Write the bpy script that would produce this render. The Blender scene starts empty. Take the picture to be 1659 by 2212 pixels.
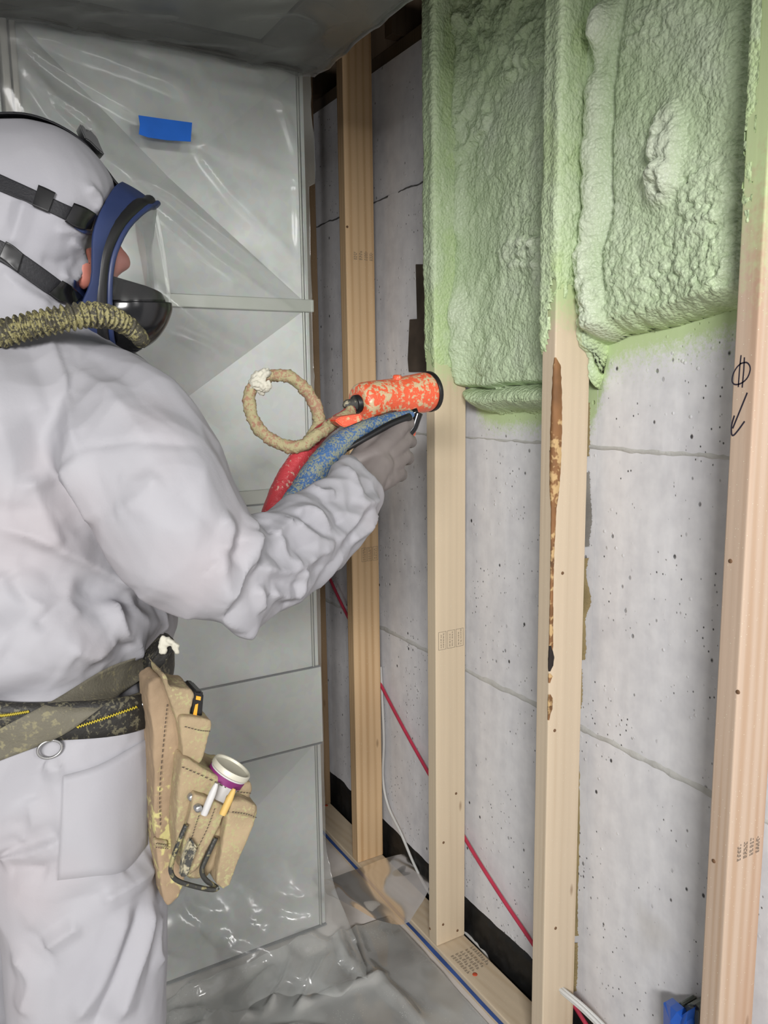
import bpy, bmesh, math, random
import numpy as np
from mathutils import Vector, Matrix
from mathutils.bvhtree import BVHTree
random.seed(7); rng = np.random.default_rng(7)
sc = bpy.context.scene
COL = sc.collection

# ------------------------------------------------------------------ camera
F_PX, YAW, PIT, ROLL, CAM_H = 1737.0, .5216, .1537, -.0134, 1.48
_cy, _sy = math.cos(YAW), math.sin(YAW)
FW = np.array([_sy*math.cos(PIT), _cy*math.cos(PIT), -math.sin(PIT)])
_rt = np.array([_cy, -_sy, 0.]); _up = np.cross(_rt, FW)
RT = math.cos(ROLL)*_rt + math.sin(ROLL)*_up
UP = -math.sin(ROLL)*_rt + math.cos(ROLL)*_up
CAM = np.array([0., 0., CAM_H])
cd = bpy.data.cameras.new('camera'); co = bpy.data.objects.new('camera', cd); COL.objects.link(co)
cd.sensor_fit = 'VERTICAL'; cd.sensor_height = 36.0; cd.sensor_width = 27.0
cd.lens = F_PX/2212*36.0; cd.clip_start = .02
co.matrix_world = Matrix(((RT[0], UP[0], -FW[0], CAM[0]), (RT[1], UP[1], -FW[1], CAM[1]),
                          (RT[2], UP[2], -FW[2], CAM[2]), (0, 0, 0, 1)))
sc.camera = co
# ------------------------------------------------------------------ light
w = bpy.data.worlds.new('world'); sc.world = w; w.use_nodes = True
bg = w.node_tree.nodes['Background']; bg.inputs[0].default_value = (.93, .96, 1., 1); bg.inputs[1].default_value = .31
def area(name, loc, tgt, size, power, col=(1, 1, 1), sy=None):
    l = bpy.data.lights.new(name, 'AREA'); l.energy = power; l.color = col
    l.shape = 'RECTANGLE'; l.size = size; l.size_y = sy or size
    o = bpy.data.objects.new(name, l); COL.objects.link(o); o.location = loc
    d = Vector(tgt)-Vector(loc); o.rotation_euler = d.to_track_quat('-Z', 'Y').to_euler(); return o
area('ceiling_lamp', (-1.5, -2.3, 2.48), (.8, 1.3, 1.0), 1.3, 192, (1., .985, .97), .5)
area('ceiling_lamp', (.9, -2.2, 2.42), (.8, 1.2, 1.2), .5, 24, (1., .985, .97), .5)
sc.cycles.max_bounces = 6; sc.cycles.diffuse_bounces = 3; sc.cycles.glossy_bounces = 2; sc.cycles.transmission_bounces = 2; sc.cycles.transparent_max_bounces = 8
sc.cycles.caustics_reflective = False; sc.cycles.caustics_refractive = False
vs = sc.view_settings
vs.view_transform = 'Standard'; vs.look = 'None'; vs.exposure = 0.12; vs.gamma = 1.0; vs.use_curve_mapping = False

# ------------------------------------------------------------------ helpers
def ray(px, py): return FW + (px-829.5)/F_PX*RT - (py-1106)/F_PX*UP
def on(px, py, ax, val):                      # point of a real plane (axis = value) seen at a photo pixel
    v = ray(px, py); return CAM + v*((val-CAM[ax])/v[ax])
def at(px, py, D): return CAM + ray(px, py)*D
def proj(P):
    v = np.asarray(P)-CAM; z = v @ FW
    return np.stack([829.5+F_PX*(v @ RT)/z, 1106-F_PX*(v @ UP)/z, z], -1)

def link(o, parent=None):
    COL.objects.link(o)
    if parent is not None:
        o.parent = parent
        o.matrix_parent_inverse = Matrix.Translation(-Vector(parent['_o']) if '_o' in parent else Vector((0, 0, 0)))
    return o
def tag(o, label=None, cat=None, group=None, kind=None):
    if label: o['label'] = label
    if cat: o['category'] = cat
    if group: o['group'] = group
    if kind: o['kind'] = kind
    return o
ORIG = {}
def empty(name, loc, label, cat, group=None):
    o = bpy.data.objects.new(name, None); o.location = loc; o.empty_display_size = .05
    COL.objects.link(o); ORIG[o] = Vector(loc); return tag(o, label, cat, group)
def mesh(name, verts, faces, mat, parent=None, smooth=True, recenter=True, attrs=None):
    V = np.asarray(verts, dtype=float).reshape(-1, 3)
    o0 = np.zeros(3)
    if recenter:
        o0 = np.array([(V[:, 0].min()+V[:, 0].max())/2, (V[:, 1].min()+V[:, 1].max())/2, V[:, 2].min()])
    me = bpy.data.meshes.new(name)
    me.from_pydata((V-o0).tolist(), [], [tuple(int(i) for i in f) for f in faces])
    me.update()
    if smooth: me.polygons.foreach_set('use_smooth', [True]*len(me.polygons))
    if attrs:
        for k, a in attrs.items():
            at_ = me.attributes.new(k, 'FLOAT', 'POINT'); at_.data.foreach_set('value', np.asarray(a, dtype=np.float32).ravel())
    if mat: me.materials.append(mat)
    return place(name, me, o0, parent)
def place(name, me, o0, parent=None):
    o = bpy.data.objects.new(name, me); COL.objects.link(o); ORIG[o] = Vector(o0)
    if parent is not None:
        o.parent = parent; o.location = Vector(o0)-ORIG[parent]
    else: o.location = Vector(o0)
    return o
def bm_obj(name, bm, mat, parent=None, smooth=False):
    me = bpy.data.meshes.new(name); bm.normal_update(); bm.to_mesh(me); bm.free()
    V = np.empty(len(me.vertices)*3); me.vertices.foreach_get('co', V); V = V.reshape(-1, 3)
    o0 = np.array([(V[:, 0].min()+V[:, 0].max())/2, (V[:, 1].min()+V[:, 1].max())/2, V[:, 2].min()])
    me.vertices.foreach_set('co', (V-o0).ravel()); me.update()
    me.polygons.foreach_set('use_smooth', [smooth]*len(me.polygons))
    if mat: me.materials.append(mat)
    return place(name, me, o0, parent)
def box(name, lo, hi, mat, parent=None, bevel=.003, seg=2):
    bm = bmesh.new(); bmesh.ops.create_cube(bm, size=1)
    lo, hi = Vector(lo), Vector(hi)
    for v in bm.verts: v.co = Vector(((lo[i]+hi[i])/2+v.co[i]*(hi[i]-lo[i])) for i in range(3))
    if bevel > 0: bmesh.ops.bevel(bm, geom=bm.edges[:], offset=bevel, segments=seg, affect='EDGES', profile=.5)
    return bm_obj(name, bm, mat, parent, smooth=False)
def grid_faces(nu, nv, closed_u=False):
    f = []
    for i in range(nu if closed_u else nu-1):
        for j in range(nv-1):
            a = i*nv+j; b = ((i+1) % nu)*nv+j
            f.append((a, b, b+1, a+1))
    return f
def catmull(P, n):
    P = np.asarray(P, dtype=float); m = len(P)
    Q = np.vstack([2*P[0]-P[1], P, 2*P[-1]-P[-2]]); out = []
    t = np.linspace(0, m-1, n)
    for s in t:
        i = min(int(s), m-2); u = s-i
        p0, p1, p2, p3 = Q[i], Q[i+1], Q[i+2], Q[i+3]
        out.append(.5*((2*p1)+(-p0+p2)*u+(2*p0-5*p1+4*p2-p3)*u*u+(-p0+3*p1-3*p2+p3)*u**3))
    return np.array(out)
def tube_geo(path, rad, ns=12, cap=True):
    P = np.asarray(path); n = len(P)
    R = np.full(n, rad) if np.isscalar(rad) else np.asarray(rad)
    T = np.gradient(P, axis=0); T /= np.linalg.norm(T, axis=1)[:, None]+1e-12
    a = np.array([0, 0, 1.]) if abs(T[0][2]) < .9 else np.array([1., 0, 0])
    N = np.cross(T[0], a); N /= np.linalg.norm(N); V = []
    for i in range(n):
        N = N-T[i]*(N @ T[i]); N /= np.linalg.norm(N); B = np.cross(T[i], N)
        th = np.linspace(0, 2*np.pi, ns, endpoint=False)
        V.append(P[i]+R[i]*(np.cos(th)[:, None]*N+np.sin(th)[:, None]*B))
    V = np.vstack(V); Fc = []
    for i in range(n-1):
        for j in range(ns):
            k = (j+1) % ns; Fc.append((i*ns+j, i*ns+k, (i+1)*ns+k, (i+1)*ns+j))
    if cap:
        Fc.append(tuple(range(ns))[::-1]); Fc.append(tuple((n-1)*ns+j for j in range(ns)))
    return V, Fc
def tube(name, pts, rad, mat, parent=None, ns=12, n=None, lump=0):
    P = catmull(pts, n or max(8, 6*len(pts)))
    R = rad
    if not np.isscalar(rad): R = np.interp(np.linspace(0, 1, len(P)), np.linspace(0, 1, len(rad)), rad)
    V, Fc = tube_geo(P, R, ns)
    if lump:
        c = np.repeat(P, ns, axis=0); V = V+(V-c)/np.linalg.norm(V-c, axis=1)[:, None]*(lump*(np.maximum(0, fbm(V*90, 3)+.15)*1.4+np.maximum(0, fbm(V*260, 3))*1.5))[:, None]
    return mesh(name, V, Fc, mat, parent)
def join_geo(parts):
    V, Fc, o = [], [], 0
    for v, f in parts:
        v = np.asarray(v); V.append(v); Fc += [tuple(i+o for i in q) for q in f]; o += len(v)
    return np.vstack(V), Fc
# -- numpy noise
def _h(ix, iy, iz, s=0):
    n = (ix.astype(np.int64)*374761393+iy.astype(np.int64)*668265263+iz.astype(np.int64)*2147483647+s*144269504) & 0x7fffffff
    n = ((n ^ (n >> 13))*1274126177) & 0x7fffffff
    n = ((n ^ (n >> 15))*2246822519) & 0x7fffffff
    return ((n ^ (n >> 16)) & 0xffff)/65535.0
def vnoise(P, s=0):
    P = np.asarray(P); i = np.floor(P).astype(int); f = P-i; u = f*f*f*(f*(f*6-15)+10); r = 0
    for dx in (0, 1):
        for dy in (0, 1):
            for dz in (0, 1):
                wgt = (u[..., 0] if dx else 1-u[..., 0])*(u[..., 1] if dy else 1-u[..., 1])*(u[..., 2] if dz else 1-u[..., 2])
                r = r+wgt*_h(i[..., 0]+dx, i[..., 1]+dy, i[..., 2]+dz, s)
    return r*2-1
def fbm(P, o=4, s=0):
    r = 0; a = .5
    for k in range(o): r = r+a*vnoise(P*2**k+k*17.3, s+k); a *= .5
    return r
def worley(P, s=0):                           # 2-D, returns F1 distance and cell id
    P = np.asarray(P); i = np.floor(P).astype(int); best = np.full(P.shape[:-1], 9.); cid = np.zeros(P.shape[:-1])
    for dx in (-1, 0, 1):
        for dy in (-1, 0, 1):
            cx, cy = i[..., 0]+dx, i[..., 1]+dy; z = np.zeros_like(cx)
            jx = cx+_h(cx, cy, z, s+1); jy = cy+_h(cx, cy, z, s+2)
            d = np.hypot(P[..., 0]-jx, P[..., 1]-jy); m = d < best
            best = np.where(m, d, best); cid = np.where(m, _h(cx, cy, z, s+3), cid)
    return best, cid
def sstep(a, b, x):
    t = np.clip((x-a)/(b-a), 0, 1); return t*t*(3-2*t)

# ------------------------------------------------------------------ materials
def mat(name, base=(.5, .5, .5), rough=.6, metal=0, spec=.5):
    m = bpy.data.materials.new(name); m.use_nodes = True; b = m.node_tree.nodes['Principled BSDF']
    b.inputs['Base Color'].default_value = (*base, 1); b.inputs['Roughness'].default_value = rough
    b.inputs['Metallic'].default_value = metal; b.inputs['Specular IOR Level'].default_value = spec
    return m
class NT:
    def __init__(s, m): s.t = m.node_tree; s.b = s.t.nodes['Principled BSDF']; s.n = s.t.nodes; s.l = s.t.links
    def new(s, k, **kw):
        n = s.n.new(k)
        for a, v in kw.items():
            if a.startswith('i_'): n.inputs[a[2:].replace('_', ' ')].default_value = v
            else: setattr(n, a, v)
        return n
    def link(s, a, b): s.l.new(a, b)
    def coords(s, kind='Object', scale=(1, 1, 1), rot=(0, 0, 0)):
        if kind == 'World': src = s.new('ShaderNodeNewGeometry').outputs['Position']
        else: src = s.new('ShaderNodeTexCoord').outputs[kind]
        mp = s.new('ShaderNodeMapping'); mp.inputs['Scale'].default_value = scale; mp.inputs['Rotation'].default_value = rot
        s.link(src, mp.inputs['Vector']); return mp.outputs['Vector']
    def noise(s, vec, scale=5, detail=4, rough=.5, dist=0):
        n = s.new('ShaderNodeTexNoise'); n.inputs['Scale'].default_value = scale; n.inputs['Detail'].default_value = min(detail, 2.5)
        n.inputs['Roughness'].default_value = rough; n.inputs['Distortion'].default_value = dist; s.link(vec, n.inputs['Vector']); return n.outputs['Fac']
    def voro(s, vec, scale=5, feature='F1', rnd=1):
        n = s.new('ShaderNodeTexVoronoi'); n.feature = feature; n.inputs['Scale'].default_value = scale; n.inputs['Randomness'].default_value = rnd
        s.link(vec, n.inputs['Vector']); return n.outputs['Distance']
    def ramp(s, fac, stops):
        r = s.new('ShaderNodeValToRGB'); e = r.color_ramp.elements
        while len(e) < len(stops): e.new(.5)
        for q, (p, c) in zip(e, stops): q.position = p; q.color = (*c, 1) if len(c) == 3 else c
        s.link(fac, r.inputs[0]); return r.outputs['Color']
    def mixc(s, fac, a, b, mode='MIX'):
        m = s.new('ShaderNodeMix', data_type='RGBA', blend_type=mode)
        for sock, v in ((m.inputs['Factor'], fac), (m.inputs['A'], a), (m.inputs['B'], b)):
            sock = [k for k in m.inputs if k.name == sock.name and k.type == ('VALUE' if sock.name == 'Factor' else 'RGBA')][0]
            if isinstance(v, (int, float)): sock.default_value = v
            elif isinstance(v, tuple): sock.default_value = (*v, 1)
            else: s.link(v, sock)
        return [k for k in m.outputs if k.type == 'RGBA'][0]
    def math(s, op, a, b=0.0, clamp=False):
        m = s.new('ShaderNodeMath', operation=op); m.use_clamp = clamp
        for i, v in enumerate((a, b)):
            if isinstance(v, (int, float)): m.inputs[i].default_value = v
            else: s.link(v, m.inputs[i])
        return m.outputs[0]
    def attr(s, name): return s.new('ShaderNodeAttribute', attribute_name=name).outputs['Fac']
    def sep(s, vec):
        n = s.new('ShaderNodeSeparateXYZ'); s.link(vec, n.inputs[0]); return n.outputs
    def bump(s, h, strength=.3, dist=.002):
        n = s.new('ShaderNodeBump'); n.inputs['Strength'].default_value = strength; n.inputs['Distance'].default_value = dist
        s.link(h, n.inputs['Height']); s.link(n.outputs[0], s.b.inputs['Normal'])
    def color(s, c): s.link(c, s.b.inputs['Base Color'])
G = lambda v: (v, v, v)
FOAM_C = (.45, .55, .36); FOAM_Y = (.51, .65, .32)

def wood(name, base, dark, red=None, spray=None, speck=True, seed=0, rw=.16, ax='z'):
    """grain along local z (or y); spray = (z0, z1): green overspray fading in between those heights"""
    g3 = lambda a, b: (a, a, b) if ax == 'z' else (a, b, a)
    m = mat(name, base, .62, spec=.3); t = NT(m)
    v = t.coords('Object', (1, 1, 1)); 
    mp = t.coords('Object', g3(17, .8)); mp.node.inputs['Location'].default_value = (seed*3.1, seed*1.7, seed*.9)
    g1 = t.noise(mp, 1.0, 6, .6, .4)
    mp2 = t.coords('Object', g3(90, 1.6)); g2 = t.noise(mp2, 1.5, 3, .5)
    rings = t.new('ShaderNodeTexWave', wave_type='RINGS', rings_direction='Z'); rings.inputs['Scale'].default_value = 3.2
    rings.inputs['Distortion'].default_value = 2.2; rings.inputs['Detail'].default_value = 2; rings.inputs['Detail Scale'].default_value = .6
    mp3 = t.coords('Object', g3(9, .55)); mp3.node.inputs['Location'].default_value = (seed*.7, seed*1.3, seed*2.9)
    t.link(mp3, rings.inputs['Vector'])
    f = t.math('ADD', t.math('MULTIPLY', g1, .75), t.math('MULTIPLY', rings.outputs['Fac'], rw))
    f = t.math('ADD', f, t.math('MULTIPLY', g2, .10))
    c = t.ramp(f, [(.36, tuple(x*1.05 for x in base)), (.56, base), (.78, dark)])
    if red:
        mp4 = t.coords('Object', g3(16, .6)); r = t.noise(mp4, 1.2, 3)
        c = t.mixc(t.ramp(r, [(.5, G(0)), (.68, G(.75))]), c, red)
    kv = t.coords('Object', g3(1.0, .33)); kn = t.voro(kv, 9)
    c = t.mixc(t.ramp(kn, [(.035, G(.85)), (.065, G(0))]), c, (.22, .12, .06))
    if speck:
        sv = t.voro(t.coords('Object'), 130); c = t.mixc(t.ramp(sv, [(.06, G(.75)), (.11, G(0))]), c, (.78, .77, .62))
    if spray:
        z = t.sep(t.coords('World'))[2]
        zz = t.math('DIVIDE', t.math('SUBTRACT', z, spray[0]), spray[1]-spray[0], True)
        nn = t.noise(t.coords('World'), 60, 5, .7); 
        k = t.math('ADD', zz, t.math('MULTIPLY', t.math('SUBTRACT', nn, .5), .9))
        c = t.mixc(t.ramp(k, [(.25, G(0)), (.8, G(.85))]), c, (.50, .64, .33))
    t.color(c); t.bump(t.math('ADD', g2, t.math('MULTIPLY', g1, .6)), .25, .0012)
    return m
M = {}
M['wood2'] = wood('pale_spruce', (.66, .54, .385), (.56, .42, .275), spray=(1.44, 1.56), seed=1)
M['wood3'] = wood('pale_spruce_wane', (.665, .545, .40), (.56, .42, .275), spray=(1.55, 1.66), seed=2)
M['wood4'] = wood('pink_fir', (.545, .415, .315), (.48, .335, .23), red=(.44, .26, .165), spray=(1.50, 1.86), seed=3, rw=.26)
M['wood1'] = wood('yellow_pine', (.66, .46, .265), (.53, .335, .17), seed=4, rw=.30)
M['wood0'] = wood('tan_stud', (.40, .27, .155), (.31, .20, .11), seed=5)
M['plate'] = wood('plate_spruce', (.64, .53, .385), (.56, .43, .28), seed=6, ax='y')
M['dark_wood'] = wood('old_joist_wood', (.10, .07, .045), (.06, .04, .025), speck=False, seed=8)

def concrete():
    m = mat('painted_concrete', (.5, .5, .53), .6, spec=.35); t = NT(m); v = t.coords('World')
    n1 = t.noise(v, 2.2, 5, .6); n2 = t.noise(v, 28, 4, .6); n3 = t.noise(t.coords('World', (60, 40, 8)), 1, 3)
    c = t.ramp(n1, [(.25, (.66, .66, .69)), (.5, (.74, .74, .765)), (.75, (.78, .78, .80))])
    c = t.mixc(.4, c, t.ramp(n2, [(.3, G(.25)), (.7, G(.85))]), 'SOFT_LIGHT'); c = t.mixc(.3, c, t.ramp(n3, [(.3, G(.3)), (.7, G(.8))]), 'SOFT_LIGHT')
    st = t.noise(v, 3.7, 2); c = t.mixc(t.ramp(st, [(.66, G(0)), (.8, G(.5))]), c, (.45, .42, .37))
    pv = t.voro(t.coords('World', (1, 1, .75)), 30); pn = t.noise(v, 6, 2)
    pits = t.math('MULTIPLY', t.ramp(pv, [(.07, G(1)), (.12, G(0))]), t.ramp(pn, [(.48, G(0)), (.56, G(1))]))
    pv2 = t.voro(t.coords('World', (1, 1, .8)), 75); p2 = t.math('MULTIPLY', t.ramp(pv2, [(.08, G(1)), (.15, G(0))]), t.ramp(t.noise(v, 9, 2), [(.48, G(0)), (.58, G(1))]))
    p = t.math('MAXIMUM', pits, p2); c = t.mixc(p, c, (.07, .07, .075))
    sv = t.voro(v, 42); wsp = t.math('MULTIPLY', t.ramp(sv, [(.08, G(1)), (.16, G(0))]), t.ramp(t.noise(v, 5, 2), [(.5, G(0)), (.6, G(1))]))
    c = t.mixc(t.math('MULTIPLY', wsp, .5), c, (.75, .75, .77))
    s = t.attr('spray'); nz = t.noise(v, 140, 4, .8)
    k = t.math('ADD', t.math('MULTIPLY', s, 1.5), t.math('MULTIPLY', t.math('SUBTRACT', nz, .62), 1.4))
    c = t.mixc(t.ramp(k, [(.12, G(0)), (.75, G(.9))]), c, FOAM_Y)
    t.color(c)
    h = t.math('ADD', t.math('MULTIPLY', n2, .5), t.math('MULTIPLY', n3, .4)); h = t.math('SUBTRACT', h, t.math('MULTIPLY', p, 1.2))
    h = t.math('ADD', h, t.math('MULTIPLY', wsp, .8)); t.bump(h, .5, .003); return m
M['concrete'] = concrete()
def foam():
    m = mat('green_foam', FOAM_C, .42, spec=.4); t = NT(m); v = t.coords('World')
    n = t.noise(v, 7, 4, .6); c = t.ramp(n, [(.3, (.50, .62, .39)), (.55, (.565, .68, .455)), (.75, (.62, .71, .53))])
    a = t.attr('thin'); c = t.mixc(a, c, (.51, .655, .32))
    a2 = t.attr('bub'); c = t.mixc(t.math('MULTIPLY', a2, .8), c, (.70, .755, .61))
    t.color(c); t.b.inputs['Subsurface Weight'].default_value = .0
    t.bump(t.math('ADD', t.math('MULTIPLY', t.noise(v, 95, 5, .65), 1.2), t.math('MULTIPLY', t.voro(v, 150), -.9)), .75, .0035); return m
M['foam'] = foam()
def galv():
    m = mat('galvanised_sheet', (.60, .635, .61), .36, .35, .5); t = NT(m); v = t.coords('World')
    n = t.noise(v, 3, 3); c = t.ramp(n, [(.3, (.70, .735, .70)), (.7, (.78, .80, .785))])
    sp = t.new('ShaderNodeTexVoronoi'); sp.inputs['Scale'].default_value = 70; t.link(v, sp.inputs['Vector'])
    c = t.mixc(.06, c, sp.outputs['Color']); t.color(c)
    t.link(t.ramp(t.noise(v, 14, 3), [(.3, G(.34)), (.7, G(.46))]), t.b.inputs['Roughness']); return m
M['galv'] = galv()
M['seam'] = mat('dark_seam', (.12, .13, .14), .6)  # dark strips along the seams between duct panels
M['cleat'] = mat('cleat_metal', (.62, .64, .58), .4, .5)
def film(name, tint, haze, gloss, rough, dusty=0):
    m = bpy.data.materials.new(name); m.use_nodes = True; t = NT(m); n = t.n
    n.remove(t.b); out = n['Material Output']
    tr = t.new('ShaderNodeBsdfTransparent'); tr.inputs[0].default_value = (*tint, 1)
    df = t.new('ShaderNodeBsdfDiffuse'); df.inputs[0].default_value = (.80, .82, .80, 1)
    gl = t.new('ShaderNodeBsdfGlossy'); gl.inputs['Roughness'].default_value = rough; gl.inputs[0].default_value = (1, 1, 1, 1)
    v = t.coords('World'); hz = t.ramp(t.noise(v, 4, 4), [(.3, G(haze*.5)), (.75, G(haze*1.6))])
    if dusty:
        dz = t.math('MULTIPLY', t.ramp(t.voro(v, 190), [(.12, G(1)), (.22, G(0))]), t.ramp(t.noise(v, 7, 3), [(.45, G(0)), (.6, G(1))]))
        hz = t.math('MAXIMUM', hz, t.math('MULTIPLY', dz, dusty))
    m1 = t.new('ShaderNodeMixShader'); t.link(hz, m1.inputs[0]); t.link(tr.outputs[0], m1.inputs[1]); t.link(df.outputs[0], m1.inputs[2])
    fr = t.new('ShaderNodeFresnel'); fr.inputs[0].default_value = 1.45
    gf = t.math('MULTIPLY', fr.outputs[0], gloss, True)
    m2 = t.new('ShaderNodeMixShader'); t.link(gf, m2.inputs[0]); t.link(m1.outputs[0], m2.inputs[1]); t.link(gl.outputs[0], m2.inputs[2])
    t.link(m2.outputs[0], out.inputs[0]); return m
M['film'] = film('clear_poly_sheet', (.97, .975, .97), .19, 1.1, .2)
M['film_floor'] = film('dusty_poly_sheet', (.97, .965, .955), .36, 1.6, .09, .75)
M['film_flap'] = film('plastic_flap', (.90, .90, .88), .10, .7, .15, .25)
M['film_ceil'] = film('ceiling_poly_sheet', (.93, .94, .92), .12, 1.0, .3)
M['visor'] = film('clear_visor', (.975, .98, .975), .015, .45, .05)
def simple(name, base, rough=.6, metal=0, spec=.5, var=.0, bump=0, bs=60, spray=0, spray_c=(.50, .52, .28), sscale=90):
    m = mat(name, base, rough, metal, spec); t = NT(m); v = t.coords('World'); c = None
    if var:
        c = t.ramp(t.noise(v, 14, 4), [(.3, tuple(x*(1-var) for x in base)), (.7, tuple(min(1, x*(1+var)) for x in base))])
    if spray:
        nn = t.math('MULTIPLY', t.noise(v, sscale, 4, .7), t.math('ADD', t.noise(v, sscale*.18, 3), .5))
        c = t.mixc(t.ramp(nn, [(.62-spray*.35, G(0)), (.72-spray*.35, G(.95))]), c if c is not None else base, spray_c)
        if not bump: t.bump(nn, .6, .003)
    if c is not None: t.color(c)
    if bump: t.bump(t.noise(v, bs, 4, .6), bump, .002)
    return m
M['blue_tape'] = simple('blue_tape', (.014, .18, .82), .6, var=.12, bump=.15)
M['blue_tape_dark'] = simple('dusty_blue_tape', (.03, .075, .26), .7, var=.2)
M['black'] = simple('black_rubber', (.012, .012, .013), .38, var=.2)
M['black_gloss'] = simple('black_plastic', (.008, .008, .009), .2)
M['blue_rubber'] = simple('blue_rubber', (.022, .036, .105), .45, var=.15)
M['strap'] = simple('black_webbing', (.014, .014, .017), .6, bump=.3, bs=300)
M['skin'] = simple('skin', (.46, .165, .125), .5, var=.12, bump=.1, bs=120)
M['hose_olive'] = simple('dusty_corrugated_hose', (.055, .05, .035), .7, spray=.46, spray_c=(.27, .245, .11), sscale=210)
M['hose_tan'] = simple('foam_caked_hose', (.36, .20, .13), .85, spray=.62, spray_c=(.40, .36, .20), sscale=170)
M['hose_red'] = simple('red_hose', (.46, .045, .055), .5, var=.15, spray=.12, spray_c=(.5, .35, .28), sscale=160)
M['hose_blue'] = simple('blue_hose', (.045, .115, .27), .6, var=.25, spray=.47, spray_c=(.25, .27, .20), sscale=300)
M['orange'] = simple('orange_plastic', (.80, .125, .055), .35, spray=.36, spray_c=(.60, .50, .30), sscale=110)
M['orange_clean'] = simple('orange_plastic_clean', (.80, .12, .055), .35, spray=.12, sscale=90)
M['glove'] = simple('grey_glove', (.185, .160, .152), .55, var=.1, bump=.15, bs=60)
M['dark_glove'] = simple('dark_glove', (.02, .017, .014), .7, spray=.3, spray_c=(.16, .12, .08))
M['grey_foam_knob'] = simple('dusty_knob', (.05, .05, .045), .6, spray=.5, spray_c=(.42, .38, .26))
M['leather'] = simple('suede_leather', (.315, .24, .145), .9, var=.2, bump=.5, bs=150, spray=.24, spray_c=(.36, .33, .17), sscale=210)
M['leather2'] = simple('suede_leather_dark', (.30, .215, .135), .9, var=.2, bump=.35, bs=160, spray=.08, spray_c=(.52, .47, .20), sscale=60)
M['stitch'] = mat('dark_stitch', (.07, .05, .035), .8)
M['belt'] = simple('black_belt_nylon', (.016, .015, .013), .6, bump=.4, bs=220, spray=.26, spray_c=(.12, .11, .07), sscale=160)
M['belt_strap'] = simple('olive_strap', (.125, .115, .085), .75, var=.2, bump=.4, bs=320, spray=.16, spray_c=(.22, .20, .12), sscale=120)
M['yellow_thread'] = mat('yellow_thread', (.48, .38, .03), .6)
M['steel'] = simple('steel', (.42, .42, .42), .35, .9, var=.1)
M['wire'] = simple('dusty_dark_wire', (.05, .05, .045), .45, .4, spray=.4, spray_c=(.36, .32, .16))
M['white_plastic'] = simple('white_cable', (.62, .62, .60), .45)
M['red_cable'] = simple('red_cable', (.48, .035, .075), .45, var=.2, bump=.3, bs=200)
M['membrane'] = simple('black_membrane', (.006, .006, .006), .55, var=.3)
M['glue'] = simple('tan_glue', (.27, .21, .10), .8, var=.2, bump=.5, bs=200)
M['joint'] = simple('joint_ridge', (.52, .52, .50), .8, var=.12, bump=.6, bs=120)
M['joint_dark'] = simple('joint_gap', (.10, .10, .10), .9)
M['ink'] = mat('ink_black', (.02, .016, .03), .6); M['ink_grey'] = mat('ink_grey', (.17, .14, .11), .8)
M['bark'] = simple('bark_wane', (.24, .115, .045), .75, var=.5, bump=.6, bs=90, spray=.18, spray_c=(.62, .42, .20), sscale=45)
M['burn'] = mat('dark_bark', (.02, .014, .012), .8)
M['brown_board'] = simple('old_brown_board', (.065, .05, .038), .8, var=.4, bump=.4)
M['grey_plastic'] = simple('grey_plastic', (.16, .18, .165), .5, var=.15)
M['blue_bag'] = simple('blue_plastic', (.02, .13, .62), .25)
M['pencil'] = mat('pencil_yellow', (.60, .40, .12), .6); M['pen'] = mat('pen_white', (.55, .54, .53), .5)
M['can_lid'] = simple('can_lid', (.60, .58, .48), .5, .2, var=.1); M['magenta'] = simple('magenta_print', (.20, .02, .14), .5, var=.4)
M['yellow_tool'] = mat('tool_orange', (.75, .36, .03), .45)
M['floor'] = simple('basement_slab', (.78, .735, .70), .7, var=.06, bump=.2, bs=40)
M['foam_clump'] = simple('foam_clump', (.58, .56, .47), .8, var=.15, bump=.5, bs=120)
def tyvek():
    m = mat('white_coverall_fabric', (.72, .715, .74), .62, spec=.3); t = NT(m); v = t.coords('World')
    n = t.noise(v, 5, 3); c = t.ramp(n, [(.3, (.335, .332, .362)), (.55, (.36, .356, .381)), (.75, (.384, .355, .374))]); t.color(c)
    t.bump(t.math('ADD', t.noise(v, 260, 3), t.math('MULTIPLY', t.noise(v, 45, 3), .8)), .12, .0012); return m
M['tyvek'] = tyvek()

# ------------------------------------------------------------------ dimensions of the place
D0 = 1.0508; SD = .089; ST = .038                     # stud front plane, stud depth, stud thickness
S = {4: .749, 3: 1.173, 2: 1.5825, 1: 2.0167, 0: 2.385}  # near face of each stud along the wall
XW = 1.170; YD = 1.86; ZC = 2.222                      # concrete face, duct face, soffit duct underside
WALL_TOP = 2.34

# ------------------------------------------------------------------ setting
tag(box('floor', (-3, -3, -.1), (XW+.2, 3.4, 0), M['floor'], bevel=0), 'grey concrete basement slab', kind='structure')
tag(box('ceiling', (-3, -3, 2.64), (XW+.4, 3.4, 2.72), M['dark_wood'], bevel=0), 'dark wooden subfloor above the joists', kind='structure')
M['dim_wall'] = simple('dim_wall', (.30, .30, .31), .8, var=.1)
tag(box('wall_back', (-3, 3.3, 0), (XW+.2, 3.4, 2.64), M['dim_wall'], bevel=0), 'dim grey wall behind the ducts', kind='structure')
wall = tag(box('wall_right', (XW+.012, -.6, 0), (XW+.25, 3.3, WALL_TOP), M['dim_wall'], bevel=0), 'pale painted poured concrete foundation wall with form joints', kind='structure')

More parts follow.
